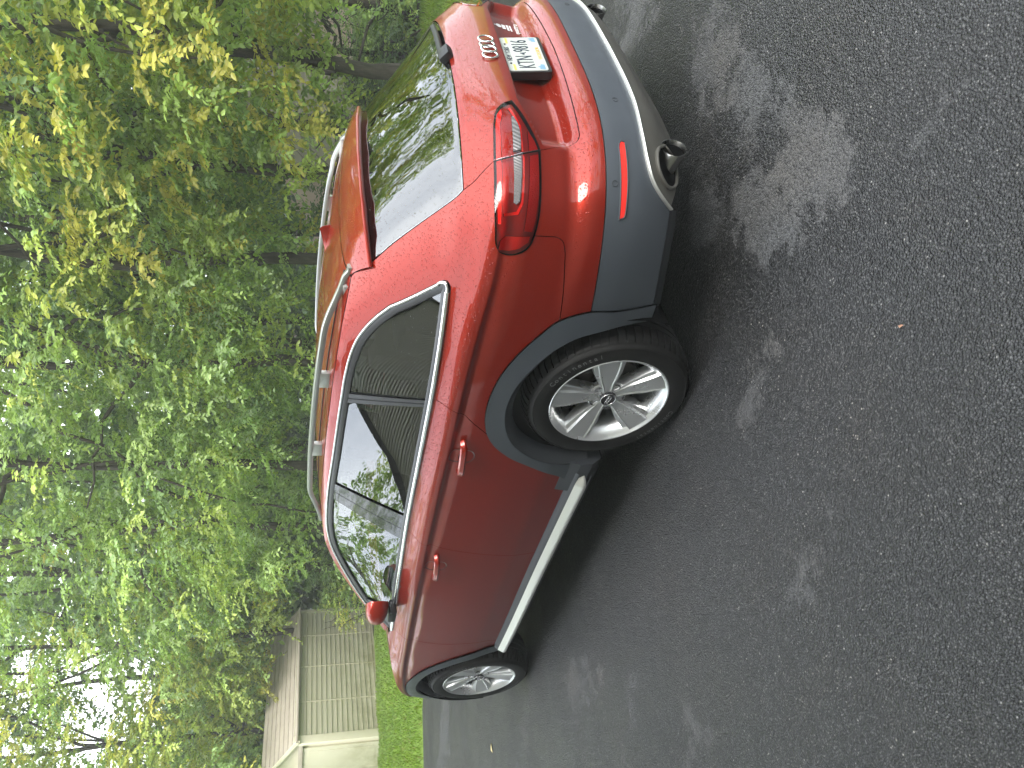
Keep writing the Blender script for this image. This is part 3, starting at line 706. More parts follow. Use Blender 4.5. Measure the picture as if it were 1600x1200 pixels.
# --- mirrors
for sg in (1,-1):
    cx,cy,cz=1.655,.872,1.090; FA=math.radians(76)
    V=[];F=[];nu,nv=28,20
    for i in range(nu):
        a=2*math.pi*i/nu
        for j in range(nv+1):
            u=j/nv; # u: from rear glass plane forward
            k_=(1-u**2.6)**.5 if u<1 else 0
            ca,sa=math.cos(a),math.sin(a); rx=np.sign(ca)*abs(ca)**.7; rz=np.sign(sa)*abs(sa)**.7
            lx=.005+.100*u; ly=.082*rx*k_-.02*u; V.append((cx+lx*math.cos(FA)-ly*math.sin(FA),sg*(cy+lx*math.sin(FA)+ly*math.cos(FA)),cz+.064*rz*k_*(1 if sa>0 else .85)+.004*u))
    for i in range(nu):
        for j in range(nv): F.append((i*(nv+1)+j,((i+1)%nu)*(nv+1)+j,((i+1)%nu)*(nv+1)+j+1,i*(nv+1)+j+1))
    mb=mk('door_mirror',V,F,PAINT,CAR,True)
    V=[(cx+.008*math.cos(FA)-.076*math.sin(FA)*np.sign(math.cos(a))*abs(math.cos(a))**.7,sg*(cy+.008*math.sin(FA)+.076*math.cos(FA)*np.sign(math.cos(a))*abs(math.cos(a))**.7),cz+.060*np.sign(math.sin(a))*abs(math.sin(a))**.7) for a in np.linspace(0,2*np.pi,32,endpoint=False)]
    mk('mirror_glass',V,[tuple(range(32))],mat('mirror_surface',(.8,.8,.8),.02,1),mb)
    box('mirror_arm',(cx+.06,sg*.888,1.012),(.10,.085,.040),BLACK,CAR,.008)
# --- exhausts
for sg in (1,-1):
    R0=Matrix.Rotation(math.radians(-12),4,'Y')
    n=40;V=[];F=[];prof=[(.0,.040),(-.0,.043),(-.02,.047),(-.10,.049),(-.17,.050),(-.1765,.048),(-.176,.045),(-.165,.0435),(-.03,.042)]
    for i in range(n):
        a=2*math.pi*i/n
        for d,r in prof: 
            slant=-.016*math.sin(a)*(1 if d<-.05 else 0)
            p=R0.to_3x3()@Vector((d+slant*-1,r*1.12*math.cos(a),r*.82*math.sin(a))); V.append((-.742+p.x,sg*(.556)+p.y,.350+p.z))
    k=len(prof)
    for i in range(n):
        for j in range(k-1): F.append((i*k+j,((i+1)%n)*k+j,((i+1)%n)*k+j+1,i*k+j+1))
    e=mk('exhaust_tip',V,F,mat('exhaust_steel',(.24,.24,.23),.25,1),CAR,True); e.data.set_sharp_from_angle(angle=math.radians(40))
    mk('bore_shade_disc',[(-.82,sg*.556+.044*math.cos(a),.337+.032*math.sin(a)) for a in np.linspace(0,6.283,24,endpoint=False)],[tuple(range(24))],SHELL,e)  # black disc stands for the darkness deep in the pipe
    V=[];F=[]
    for i in range(24):
        a=2*math.pi*i/24
        for d in (-.160,-.02):
            p=R0.to_3x3()@Vector((d+.016*math.sin(a)*(1 if d<-.05 else 0),.0418*1.12*math.cos(a),.0418*.82*math.sin(a))); V.append((-.742+p.x,sg*(.556)+p.y,.350+p.z))
    for i in range(24): F.append((2*i,2*((i+1)%24),2*((i+1)%24)+1,2*i+1))
    mk('bore_shade_sleeve',V,F,SHELL,e,True)  # black sleeve added so the pipe mouth looks dark inside
    # recess bezel in the diffuser
    bz=catmull([(-1.045,.345),(-1.02,.380),(-.97,.390),(-.92,.372),(-.895,.340),(-.905,.305),(-.95,.288),(-1.02,.300),(-1.045,.345)],.01)
    bp,bn=on_surf(bz,.004)
    sweep('exhaust_bezel',bp,bn,rect(.010,.010),DIFF,CAR,closed=False,sides=(sg,))
    panel('bezel_shade',bz[:-1],SHELL,CAR,off=.0055,depth=.001,gap=0,sides=(sg,))  # black sheet on the diffuser paints the shade of the recess
# --- bumper reflectors
rf=segs([(-1.024,.504),(-1.026,.516),(-1.006,.524)],[(-1.006,.524),(-.88,.5215),(-.778,.518)],[(-.778,.518),(-.785,.503),(-.80,.5005)],[(-.80,.5005),(-.8627,.500),(-.9644,.502),(-1.024,.504)])
panel('bumper_reflector',rf,LBRT,CAR,off=.0025,depth=.004,gap=.001)
rp,rn=on_surf(np.vstack([inset(rf,-.0015)]),.001); sweep('reflector_surround',rp,rn,rect(.0035,.004),CLADD,CAR,closed=True,sides=(1,-1))
for s_,z_ in ((-.885,.542),(-1.22,.500)):
    c,n_=on_surf([(s_,z_)],.001)
    for sg in (1,-1): ring('parking_sensor',c[0]*np.array([1,sg,1]),n_[0]*np.array([1,sg,1]),.0095,.0012,CLADD,CAR)
# fuel flap outline on the right side is unseen; rings emblem, plate, decal
em=thing_dummy=None
c0=P(np.array([SE]),np.array([.878]))[0]; nrm0=Vector((-1,0,.10)).normalized()
for k in range(4):
    yy=.078-.040*k; xx=float(XR(np.array(yy),np.array(.878)))
    ring('ring_emblem',(xx-.006-(.002 if k%2 else 0),yy,.878),nrm0,.0265,.0046,MIRCH,GATE,seg=40,sub=8,flat=.8)
tilt=math.radians(9); px_,pz_=-.919,.744
PX=Vector((0,-1,0)); PY=Vector((math.sin(tilt),0,math.cos(tilt))) ; PNm=PX.cross(PY)
# plate leans with its top further back over the bumper
def pl(u,v,d=0): return Vector((px_,.021,pz_))+PX*u*.86+PY*v*.92+PNm*d
def plbox(name,u,v,w_,h_,d0,d1,m,parent,r=.0):
    n=6; pts=[]
    for cx_,cy_,a0 in ((w_/2-r,h_/2-r,0),(-w_/2+r,h_/2-r,90),(-w_/2+r,-h_/2+r,180),(w_/2-r,-h_/2+r,270)):
        if r==0: pts.append((cx_,cy_)); continue
        for i in range(n+1): a=math.radians(a0+90*i/n); pts.append((cx_+r*math.cos(a),cy_+r*math.sin(a)))
    k=len(pts); V=[pl(u+a,v+b_,d0) for a,b_ in pts]+[pl(u+a,v+b_,d1) for a,b_ in pts]
    F=[tuple(range(k,2*k))]+[(i,(i+1)%k,k+(i+1)%k,k+i) for i in range(k)]
    return mk(name,V,F,m,parent)
PB=plbox('plate_holder',0,-.003,.322,.172,-.026,.003,BLACK,CAR,.010)
PW=plbox('licence_plate',0,0,.3048,.1524,.003,.0055,PLATEW,CAR,.012)
text('plate_number','KTN',.086,PLATEK,PW,pl(-.077,.0,.006),PX,PY,sx=.56)
text('plate_number','9816',.086,PLATEK,PW,pl(.070,.0,.006),PX,PY,sx=.56)
text('plate_state','NEW YORK',.026,PLATEK,PW,pl(0,.060,.006),PX,PY,sx=.8)
plbox('plate_stripe',-.122,.052,.050,.009,.0055,.0062,PLATEY,PW);plbox('plate_stripe',.122,.052,.050,.009,.0055,.0062,PLATEY,PW)
text('plate_motto','EXCELSIOR',.019,PLATEY,PW,pl(0,-.0615,.006),PX,PY)
st=[(-.014,-.002),(-.012,.004),(-.004,.006),(0,.013),(.006,.013),(.007,.0),(.008,-.008),(.016,-.011),(.006,-.012),(.004,-.006),(-.004,-.004)]
mk('state_outline',[pl(.0+a,b_,.0063) for a,b_ in st],[tuple(range(len(st)))],PLATEK,PW)
for u0,sh in ((-.125,[(-.02,-.014),(.02,-.014),(.024,.0),(.008,.004),(.004,.014),(-.006,.006),(-.018,.008)]),(.125,[(-.02,-.014),(.02,-.014),(.018,.002),(.012,.016),(.006,.0),(.0,.012),(-.006,.0),(-.014,.004)])):
    mk('plate_picture',[pl(u0+a,-.052+b_,.0062) for a,b_ in sh],[tuple(range(len(sh)))],PLATEB,PW)
for u0 in (-.088,.088):
    plbox('plate_screw',u0,.062,.008,.008,.0055,.008,BLACK,PW,.0035)
# white crest decal on the right of the tailgate
def dpt(y,z,o=.0015): return (float(XR(np.array(y),np.array(z)))-o,y,z)
def dquad(name,y0,y1,z0,z1): mk(name,[dpt(y0,z0),dpt(y1,z0),dpt(y1,z1),dpt(y0,z1)],[(0,1,2,3)],DECAL,GATE)
yc=-.318
dquad('decal_mark',yc-.030,yc+.030,.722,.729);dquad('decal_mark',yc-.030,yc+.030,.733,.742);dquad('decal_mark',yc-.022,yc+.022,.747,.762);dquad('decal_mark',yc-.004,yc+.004,.786,.802)
mk('decal_mark',[dpt(yc+.018*math.cos(a),.776+.012*math.sin(a)) for a in np.linspace(0,6.283,16,endpoint=False)],[tuple(range(16))],DECAL,GATE)
text('decal_text','quattro',.030,DECAL,GATE,dpt(yc,.703,.003),(0,-1,0),(.0,0,1))
# --- rear wiper
wp=[(-.878,-.02,1.012),(-.876,-.02,1.030),(-.862,.06,1.042),(-.842,.16,1.056),(-.83,.20,1.062)]
box('wiper_cap',(-.872,.0,1.022),(.050,.075,.036),BLACK,CAR,.012,rot=Matrix.Rotation(math.radians(-38),3,'Y'))
wy=np.linspace(.0,-.30,20); wpath=[(float(XR(np.array(y),np.array(1.030+.02*0)))-.016,y,1.034) for y in wy]
sweep('wiper_arm',wpath,[(-.6,0,.8)]*20,rect(.020,.010),BLACK,CAR)
# --- gap lines on the roof between roof and tailgate
# ================= wheels =================
def tyre_text(body,a_mid,rad,size,y,parent,cx,cz,sg):
    n=len(body); st_=size*.72/rad
    for i,ch in enumerate(body):
        if ch==' ': continue
        a=a_mid+(i-(n-1)/2)*st_*sg
        rad_dir=Vector((math.cos(a),0,math.sin(a))); tan=Vector((-math.sin(a),0,math.cos(a)))*sg
        text('tyre_lettering',ch,size,TYRET,parent,(cx+rad*rad_dir.x,sg*y,cz+rad*rad_dir.z),tan if True else tan,rad_dir,ext=.0004)
def make_wheel(cx,sg,phase,txt=False):
    cz=.336; yo=.893; c=(cx,0,cz)
    W_=bpy.data.objects.new('wheel',None); COL.objects.link(W_); W_.parent=CAR
    f=lambda pr: [(r,sg*y) for r,y in pr]
    Rt=.336
    prof=[(.226,yo-.012),(.236,yo-.002),(.243,yo+.001),(.262,yo+.004),(.285,yo+.006),(.302,yo+.002),(.304,yo+.0035),(.311,yo-.002),(.318,yo-.014),(.324,yo-.028),(.328,yo-.045)]
    tread=[(.329,yo-.062),(.329,yo-.084),(Rt-.007,yo-.085),(Rt-.007,yo-.092),(Rt,yo-.093),(Rt+.001,yo-.118),(Rt-.007,yo-.119),(Rt-.007,yo-.127),(Rt+.001,yo-.128),(Rt+.0005,yo-.155),(Rt-.007,yo-.156),(Rt-.007,yo-.163),(Rt,yo-.164),(.334,yo-.195),(.322,yo-.228),(.300,yo-.245),(.24,yo-.24)]
    ty=lathe('tyre',f(prof+tread),TYRE,W_,seg=128,center=c,sharp=40)
    # shoulder tread blocks
    V=[];F=[];nb=64
    for i in range(nb):
        a0=2*math.pi*i/nb; a1=a0+2*math.pi/nb*.76
        for a in (a0,a1):
            for r,y in ((.3235,yo-.010),(.3285,yo-.0185),(.3345,yo-.036),(.3385,yo-.060),(.3385,yo-.083),(.331,yo-.083),(.320,yo-.02)):
                aa=a+.03*(yo-y)/.08; V.append((cx+r*math.cos(aa),sg*y,cz+r*math.sin(aa)))
        o=i*14
        for k in range(6): F.append((o+k,o+k+1,o+8+k,o+7+k))
        F.append(tuple(o+k for k in range(7)));F.append(tuple(o+7+k for k in range(7))[::-1])
    tb=mk('tread_blocks',V,F,TYRE,ty); tb['kind']='stuff'
    rim=lathe('rim',f([(.222,yo-.16),(.205,yo-.15),(.198,yo-.10),(.200,yo-.060),(.209,yo-.030),(.222,yo-.012),(.229,yo-.006),(.234,yo+.001),(.238,yo+.002),(.241,yo-.001),(.240,yo-.010),(.232,yo-.016)]),RIM,W_,seg=96,center=c,sharp=30)
    # inner barrel back wall dark
    lathe('hub_carrier',f([(.0,yo-.17),(.20,yo-.17),(.215,yo-.165)]),SHELL,W_,seg=48,center=c)
    lathe('brake_disc',f([(.075,yo-.075),(.078,yo-.088),(.150,yo-.090),(.152,yo-.112),(.08,yo-.114)]),ROTOR,W_,seg=64,center=c,sharp=30)
    box('brake_caliper',(cx+.125*(-1 if cx<1 else -1),sg*(yo-.10),cz+.06),(.07,.06,.13),BLACK,W_,.012)
    # spokes
    for k in range(5):
        a=math.radians(phase+72*k); ca,sa=math.cos(a),math.sin(a)
        V=[];F=[]; rs=[.030,.050,.075,.105,.140,.175,.205,.226,.2335]
        for r in rs:
            t=(r-.03)/.2; wd=np.interp(r,[.03,.07,.10,.14,.2335],[.045,.062,.085,.112,.150]); face=yo-.006-.022*(1-sm(t*1.15))-.004*math.sin(math.pi*min(t,1))
            inn=.60 if True else 0; off=.0
            lip=np.interp(r,[.03,.10,.14,.145,.2335],[.0,.006,.008,.014,.013])
            cs=[(-wd/2*.96,face-.052),(-wd/2,face-lip-.012),(-wd/2*.93,face-lip),(-wd*inn/2-.004,face-lip*.75),(-wd*inn/2,face+.001),(-wd*inn/2+.005,face-.0015),(wd*inn/2-.005,face-.0015),(wd*inn/2,face+.001),(wd*inn/2+.004,face-lip*.75),(wd/2*.93,face-lip),(wd/2,face-lip-.012),(wd/2*.96,face-.052)]
            for w_,y in cs: V.append((cx+r*ca-w_*sa,sg*y,cz+r*sa+w_*ca))
        q=12
        for i in range(len(rs)-1):
            for j in range(q-1): F.append((i*q+j,i*q+j+1,i*q+q+j+1,i*q+q+j))
        F.append(tuple(range(q)))
        o=mk('spoke',V,F if sg>0 else [x[::-1] for x in F],RIM,rim,True); o.data.set_sharp_from_angle(angle=math.radians(24))
        # lug bolt between the spokes, in its recess
        b_=math.radians(phase+36+72*k); bx,bz_=cx+.056*math.cos(b_),cz+.056*math.sin(b_)
        lathe('bolt_recess',f([(.020,yo-.033),(.0165,yo-.028),(.0145,yo-.034),(.0145,yo-.052),(.0,yo-.053)]),SATB,rim,seg=20,center=(bx,0,bz_))
    lathe('rim_hub',f([(.080,yo-.060),(.078,yo-.042),(.066,yo-.034),(.030,yo-.032),(.0,yo-.032)]),RIM,rim,seg=60,center=c,sharp=30)
    lathe('hub_cap',f([(.0335,yo-.034),(.0335,yo-.020),(.031,yo-.0165),(.028,yo-.0175),(.0,yo-.0165)]),mat('cap_dark',(.03,.03,.032),.3,.3),rim,seg=48,center=c,sharp=30)
    ring('cap_ring',(cx,sg*(yo-.017),cz),(0,1,0),.0305,.0018,MIRCH,rim,seg=36)
    for k in range(4): ring('cap_emblem',(cx+(k-1.5)*.0095*math.cos(.2),sg*(yo-.0155),cz+(k-1.5)*.0095*math.sin(.2)),(0,1,0),.0066,.0013,MIRCH,rim,seg=16,sub=5)
    if txt:
        tyre_text('Continental',math.radians(134),.282,.030,yo+.0072,ty,cx,cz,sg)
        tyre_text('Continental',math.radians(298),.282,.026,yo+.0072,ty,cx,cz,sg)
    lathe('wheel_axle',f([(.0,yo-.3),(.05,yo-.3),(.05,yo-.10)]),SHELL,W_,seg=16,center=c)
    return W_
make_wheel(0,1,20,True); make_wheel(2.805,1,-88,True); make_wheel(0,-1,5); make_wheel(2.805,-1,40)
# ================= interior =================
box('cabin_floor',(.75,0,.45),(2.9,1.55,.06),CABIN,CAR)
def seat(x,y,w_,hr=True,lean=14,hz=1.13):
    s=bpy.data.objects.new('seat',None); COL.objects.link(s); s.parent=CAR
    box('seat_cushion',(x+.22,y,.62),(.50,w_,.16),SEATM,s,.05)
    box('seat_back',(x-.09,y,.86),(.15,w_,.60),SEATM,s,.06,rot=Matrix.Rotation(math.radians(-lean),3,'Y'))
    return s
for y in (.38,-.38):
    s=seat(1.05,y,.50); box('head_restraint',(.86,y,1.205),(.10,.26,.19),SEATM,s,.045,rot=Matrix.Rotation(math.radians(-10),3,'Y'))
    for d in (-.05,.05): box('restraint_post',(.87,y+d,1.12),(.012,.012,.10),SILV,s)
s=seat(.12,0,1.30)
for y in (.38,0,-.38): box('head_restraint',(-.06,y,1.15),(.09,.26,.13),SEATM,s,.04,rot=Matrix.Rotation(math.radians(-10),3,'Y'))
box('dashboard',(1.82,0,.87),(.36,1.46,.22),CABIN,CAR,.06)
box('headliner',(.55,0,1.345),(1.5,1.05,.02),LINER,CAR,.004)
box('cargo_cover',(-.40,0,.935),(.62,1.20,.012),CABIN,CAR,.003)
for sg in (1,-1): box('door_card',(1.0,sg*.79,.72),(2.3,.03,.50),CABIN,CAR,.01)
st_=ring('steering_wheel',(1.50,.37,.98),(-.9,0,.42),.185,.014,CABIN,CAR,seg=40,sub=8)
box('steering_hub',(1.52,.37,.97),(.05,.15,.12),CABIN,CAR,.02,rot=Matrix.Rotation(math.radians(-25),3,'Y'))
BLOBS=[(1.1,1.55,.9,.22,.5,.55),(-.30,1.75,.5,.18,.4,.5),(-1.35,1.15,.25,.25,0,.5),(-.55,.45,.25,.3,0,.6),(3.5,1.3,1.2,.35,.3,.5),(-1.06,.86,.24,.34,.2,1.0),(-.80,.78,.20,.36,.3,.9),(-1.05,.38,.22,.34,.1,.7),(-1.0,-.05,.35,.35,.2,.8),(-.36,1.18,.34,.20,.1,.6),(1.9,1.25,.7,.28,.1,.45),(.75,1.9,.45,.3,0,.4),(6.0,.1,1.4,.5,.4,.8),(-.9,-.9,.5,.5,.2,.8)]
# ======================= GROUND =======================
EDGE=[(-14,-13.2),(-6,-8.4),(-2.5,-6.35),(.60,-4.52),(3.2,-3.02),(5.6,-1.62),(7.0,-.92),(7.49,-.52),(7.744,.062),(8.4,1.5),(9.2,2.6),(12,3.1)]
def az_pos(az,d): a=math.radians(az); return -2.049+d*math.cos(a),2.674+d*math.sin(a)
ASPH=mat('asphalt',(.05,.05,.05),.75); t,b,Lk=nodes(ASPH); v=coords(t)
vo=N(t,'ShaderNodeTexVoronoi'); vo.inputs['Scale'].default_value=165; Lk(v,vo.inputs['Vector'])
vo2=N(t,'ShaderNodeTexVoronoi'); vo2.inputs['Scale'].default_value=70; Lk(v,vo2.inputs['Vector'])
sp=N(t,'ShaderNodeSeparateColor'); Lk(vo.outputs['Color'],sp.inputs[0]); sp2=N(t,'ShaderNodeSeparateColor'); Lk(vo2.outputs['Color'],sp2.inputs[0])
chip=ramp(t,sp.outputs[0],[(0,(.006,.0063,.0068)),(.5,(.026,.0264,.0275)),(.85,(.064,.064,.065)),(.965,(.092,.092,.091)),(.995,(.14,.137,.13)),(1,(.30,.29,.27))])
st=ramp(t,sp2.outputs[1],[(.93,0),(.96,1)]); near_=ramp(t,vo2.outputs['Distance'],[(.18,1),(.34,0)]); pe=math_(t,'MULTIPLY',st,near_)
chip=mixc(t,pe,chip,(.10,.098,.093))
gap_=ramp(t,vo.outputs['Distance'],[(.28,0),(.55,.9)]); chip=mixc(t,gap_,chip,(.004,.004,.004))
big=noise(t,v,1.15,6,.62); bigv=noise(t,v,.45,3)
# dried pale patches: blobs with ragged grainy outline
def blob(x,y,rx,ry,rot=0):
    mp=N(t,'ShaderNodeMapping'); mp.vector_type='TEXTURE'; mp.inputs['Location'].default_value=(x,y,0); mp.inputs['Rotation'].default_value=(0,0,rot); mp.inputs['Scale'].default_value=(rx,ry,1)
    tcx=N(t,'ShaderNodeTexCoord'); Lk(tcx.outputs['Object'],mp.inputs[0]); g=N(t,'ShaderNodeTexGradient',gradient_type='SPHERICAL'); Lk(mp.outputs[0],g.inputs[0]); return g.outputs['Fac']
acc=None
for B in BLOBS:
    q=blob(*B[:5]); q=math_(t,'MULTIPLY',q,B[5]); acc=q if acc is None else math_(t,'MAXIMUM',acc,q)
rag=noise(t,vo.outputs['Position'],7.5,9,.80); 
dry=math_(t,'ADD',math_(t,'MULTIPLY',acc,1.35),math_(t,'MULTIPLY',math_(t,'SUBTRACT',rag,.5),3.2))
dry=math_(t,'ADD',dry,math_(t,'MULTIPLY',math_(t,'SUBTRACT',big,.53),2.4))
drym=ramp(t,dry,[(.42,0),(.64,1)])
grain=ramp(t,sp.outputs[1],[(.15,.25),(.8,1)])
dm=math_(t,'MULTIPLY',drym,grain)
col=mixc(t,math_(t,'MULTIPLY',dm,.62),chip,(.100,.101,.102))
wet=ramp(t,noise(t,v,.9,5,.6),[(.35,(.78,.78,.80)),(.65,(1.12,1.12,1.12))]); col=mixc(t,1.0,col,wet,'MULTIPLY')
wm=ramp(t,noise(t,v,2.3,4,.6),[(.45,(1,1,1)),(.72,(1.08,1.0,.92))]); col=mixc(t,1.0,col,wm,'MULTIPLY')
Lk(col,b.inputs['Base Color'])
rg=ramp(t,noise(t,v,1.6,5,.6),[(.35,.42),(.7,.62)]); rg2=mixc(t,dm,rg,(.85,.85,.85)); Lk(rg2,b.inputs['Roughness'])
hgt=math_(t,'SUBTRACT',1.,vo.outputs['Distance']); h2=math_(t,'MULTIPLY',pe,.6); hh=math_(t,'ADD',hgt,h2); hh=math_(t,'ADD',hh,math_(t,'MULTIPLY',noise(t,v,38,4),.8))
Lk(bump(t,hh,.75,.005),b.inputs['Normal'])
dv=[(x,y,0) for x,y in EDGE]+[(40,3.3,0),(40,9,0),(12,9,0),(-4,30,0),(-30,60,0),(-60,40,0),(-60,-30,0),(-20,-17,0)]
dr=mk('driveway',dv,[tuple(range(len(dv)))],ASPH); dr['kind']='structure'
def zg(x,y): return -.035*np.clip(np.asarray(x)-8.5,0,31)
GR=mat('lawn_soil',(.05,.085,.018),.9); t,b,Lk=nodes(GR); v=coords(t)
Lk(ramp(t,noise(t,v,22,6,.7),[(.3,(.12,.19,.018)),(.7,(.21,.32,.03))]),b.inputs['Base Color']); Lk(bump(t,noise(t,v,90,3),.8,.02),b.inputs['Normal'])
gx=np.concatenate([[-300,-120,-60,-30],np.arange(-20,40,1.5),[60,120,300]]);gy=np.concatenate([[-300,-120,-60,-40],np.arange(-30,30,2.),[60,120,300]])
V=[(x,y,float(zg(x,y))-.006) for x in gx for y in gy];k=len(gy)
lw=mk('lawn',V,[(i*k+j,(i+1)*k+j,(i+1)*k+j+1,i*k+j+1) for i in range(len(gx)-1) for j in range(k-1)],GR); lw['kind']='structure'
# woodland floor: dark leaf mould under the trees
WF=[az_pos(a,d) for a,d in ((-84,11),(-76,12.2),(-70,12.2),(-64,12.4),(-56,12.8),(-48,14.2),(-40,15.5),(-32,16.5),(-27,17.2),(-24.5,19.5),(-20,21.5),(-10,23),(-2,24))]
MF=mat('leaf_mould',(.03,.026,.016),.95); t,b,Lk=nodes(MF); v=coords(t)
Lk(ramp(t,noise(t,v,30,6,.75),[(.3,(.012,.011,.007)),(.7,(.055,.042,.022))]),b.inputs['Base Color']); Lk(bump(t,noise(t,v,60,4),1,.03),b.inputs['Normal'])
far=[az_pos(a,60) for a in np.linspace(-2,-84,13)]
n=len(WF);V=[];F=[]
for (x,y) in WF: V.append((x,y,float(zg(x,y))+.0))
for i,a in enumerate(np.linspace(-84,-2,n)):
    x,y=az_pos(a,60); V.append((x,y,float(zg(x,y))+.0))
for i in range(n-1): F.append((i,i+1,n+i+1,n+i))
mk('woodland_floor',V,F,MF)['kind']='structure'
# grass blades
def leafmesh(name,P0,D,NN,S,colr,m,parent=None,wd=.30,**props):
    """many small leaves: position, direction, normal, size; one mesh"""
    n=len(P0); D=D/np.linalg.norm(D,axis=1,keepdims=True); B=np.cross(NN,D); B/=np.linalg.norm(B,axis=1,keepdims=True)+1e-9; U=np.cross(D,B)
    tp=np.array([(0,0,0),(.36,wd,.06),(.72,wd*.72,.02),(1,0,-.10),(.72,-wd*.72,.02),(.36,-wd,.06)])
    V=P0[:,None,:]+S[:,None,None]*(tp[None,:,0:1]*D[:,None]+tp[None,:,1:2]*B[:,None]+tp[None,:,2:3]*U[:,None])
    V=V.reshape(-1,3).astype(np.float32); base=np.arange(n)[:,None]*6
    F=np.concatenate([base+np.array([[0,5,4,3]]),base+np.array([[0,3,2,1]])],1).reshape(-1).astype(np.int32)
    me=bpy.data.meshes.new(name); me.vertices.add(len(V)); me.vertices.foreach_set('co',V.ravel()); me.loops.add(len(F)); me.loops.foreach_set('vertex_index',F)
    me.polygons.add(n*2); me.polygons.foreach_set('loop_start',np.arange(0,len(F),4,dtype=np.int32)); me.update(calc_edges=True)
    at=me.attributes.new('leaf_colour','FLOAT_COLOR','POINT'); c=np.ones((n,6,4),np.float32); c[:,:,:3]=colr[:,None,:]; at.data.foreach_set('color',c.ravel())
    return link(name,me,m,parent,**props)
def leafmat(name,trans=.38,rough=.33,gain=1.):
    m=bpy.data.materials.new(name); m.use_nodes=True; t=m.node_tree; b=t.nodes['Principled BSDF']; Lk=t.links.new
    a=N(t,'ShaderNodeAttribute',attribute_name='leaf_colour'); Lk(a.outputs['Color'],b.inputs['Base Color']); b.inputs['Roughness'].default_value=rough
    tr=N(t,'ShaderNodeBsdfTranslucent'); mm=N(t,'ShaderNodeMixShader'); mm.inputs[0].default_value=trans
    g=mixc(t,1.0,a.outputs['Color'],(1.15,1.2,.6),'MULTIPLY'); Lk(g,tr.inputs[0]); o=t.nodes['Material Output']
    Lk(b.outputs[0],mm.inputs[1]); Lk(tr.outputs[0],mm.inputs[2]); Lk(mm.outputs[0],o.inputs[0]); return m
LEAF=leafmat('leaves'); GRASS=leafmat('grass_blades',.3,.5)
def in_poly(x,y,poly): return inside(np.stack([x,y],1),np.array(poly))
def grass(n,azr,dr_,seed,smin,smax):
    r=np.random.default_rng(seed); a=np.radians(r.uniform(*azr,n)); d=dr_[0]+(dr_[1]-dr_[0])*r.uniform(0,1,n)**.8
    x=-2.049+d*np.cos(a);y=2.674+d*np.sin(a)
    e=np.array(EDGE); jit=r.normal(0,.025,n)
    ey=np.interp(x,e[:,0],e[:,1]); keep=(y<ey+jit-.0)&~((x>7.6)&(y>.5*(x-7.7)+jit))
    keep&=(x<40)
    x,y=x[keep],y[keep];m_=len(x)
    P0=np.stack([x,y,zg(x,y)-.006],1); th=r.uniform(0,6.28,m_); D=np.stack([.55*np.cos(th),.55*np.sin(th),np.ones(m_)],1); NN=np.stack([-np.sin(th),np.cos(th),np.zeros(m_)],1)
    NN=np.cross(D,NN)
    clump=(np.sin(x*3.1+np.sin(y*2.3)*2)+np.sin(y*4.2+x))*.5
    c=np.stack([.20+.035*clump,.31+.035*clump,.030+0*clump],1)*r.uniform(.7,1.25,(m_,1)); yel=r.uniform(0,1,m_)<.05; c[yel]=(.22,.20,.05)
    return P0,D,NN,r.uniform(smin,smax,m_)*(1+.25*clump),c
ga=grass(42000,(-31,-8),(6.5,18.5),1,.05,.085); gb=grass(34000,(-80,-58),(6.0,12.2),2,.045,.08); gc=grass(6000,(-60,-30),(7,16),3,.05,.09)
o=leafmesh('grass',*[np.concatenate(q) for q in zip(ga,gb,gc)],GRASS,wd=.07); o['kind']='stuff'
# ======================= SHED =======================
Nn=np.array([15.184,-2.709]);Ff=np.array([16.539,-6.239]);e1=(Ff-Nn);Ls=float(np.linalg.norm(e1));e1/=Ls;e2=np.array([-e1[1],e1[0]])
SH=thing('garden_shed','beige ribbed metal shed with pale corner trim standing on the lawn by the woods','shed',(Nn[0],Nn[1],0))
SH.rotation_euler=(0,0,math.atan2(e1[1],e1[0]))
# local frame: +x along the side wall away from the viewer, +y across the gable end
SM=mat('shed_panel',(.43,.415,.31),.55); t,b,Lk=nodes(SM); v=coords(t)
g=N(t,'ShaderNodeTexCoord'); s=N(t,'ShaderNodeSeparateXYZ'); Lk(g.outputs['Object'],s.inputs[0])
low=N(t,'ShaderNodeMapRange'); Lk(s.outputs[2],low.inputs[0]); low.inputs[1].default_value=.95; low.inputs[2].default_value=-.3
dirt=math_(t,'MULTIPLY',low.outputs[0],ramp(t,noise(t,v,2.6,6,.7),[(.36,0),(.62,1)])); Lk(mixc(t,math_(t,'MULTIPLY',dirt,.75),(.50,.48,.36),(.24,.22,.11)),b.inputs['Base Color'])
SR=mat('shed_roof',(.30,.27,.225),.6); t,b,Lk=nodes(SR); Lk(mixc(t,ramp(t,noise(t,coords(t),3,6,.7),[(.4,0),(.7,.6)]),(.44,.39,.33),(.30,.25,.20)),b.inputs['Base Color'])
ST=mat('shed_trim',(.66,.62,.48),.5)
zb0,zb1=-.30,-.32; H=1.56; hw=1.02; PKz=2.18
nb=17
for i in range(nb):
    z0=zb0+(H-zb0)*i/nb; hgt=(H-zb0)/nb
    # rib profile: flat face with a raised lip at the top
    pr=[(0,0),(-.012,.004),(-.012,hgt-.026),(-.028,hgt-.020),(-.028,hgt-.006),(-.004,hgt)]
    V=[];xs=[.05,Ls-.03];
    for x in xs:
        for y,z in pr: V.append((x,y,z0+z))
    k=len(pr); mk('siding_board',V,[(j,j+1,k+j+1,k+j) for j in range(k-1)],SM,SH)
for x in (.98,1.98,2.95): box('panel_seam',(x,-.02,(zb0+H)/2),(.018,.022,H-zb0),SM,SH)
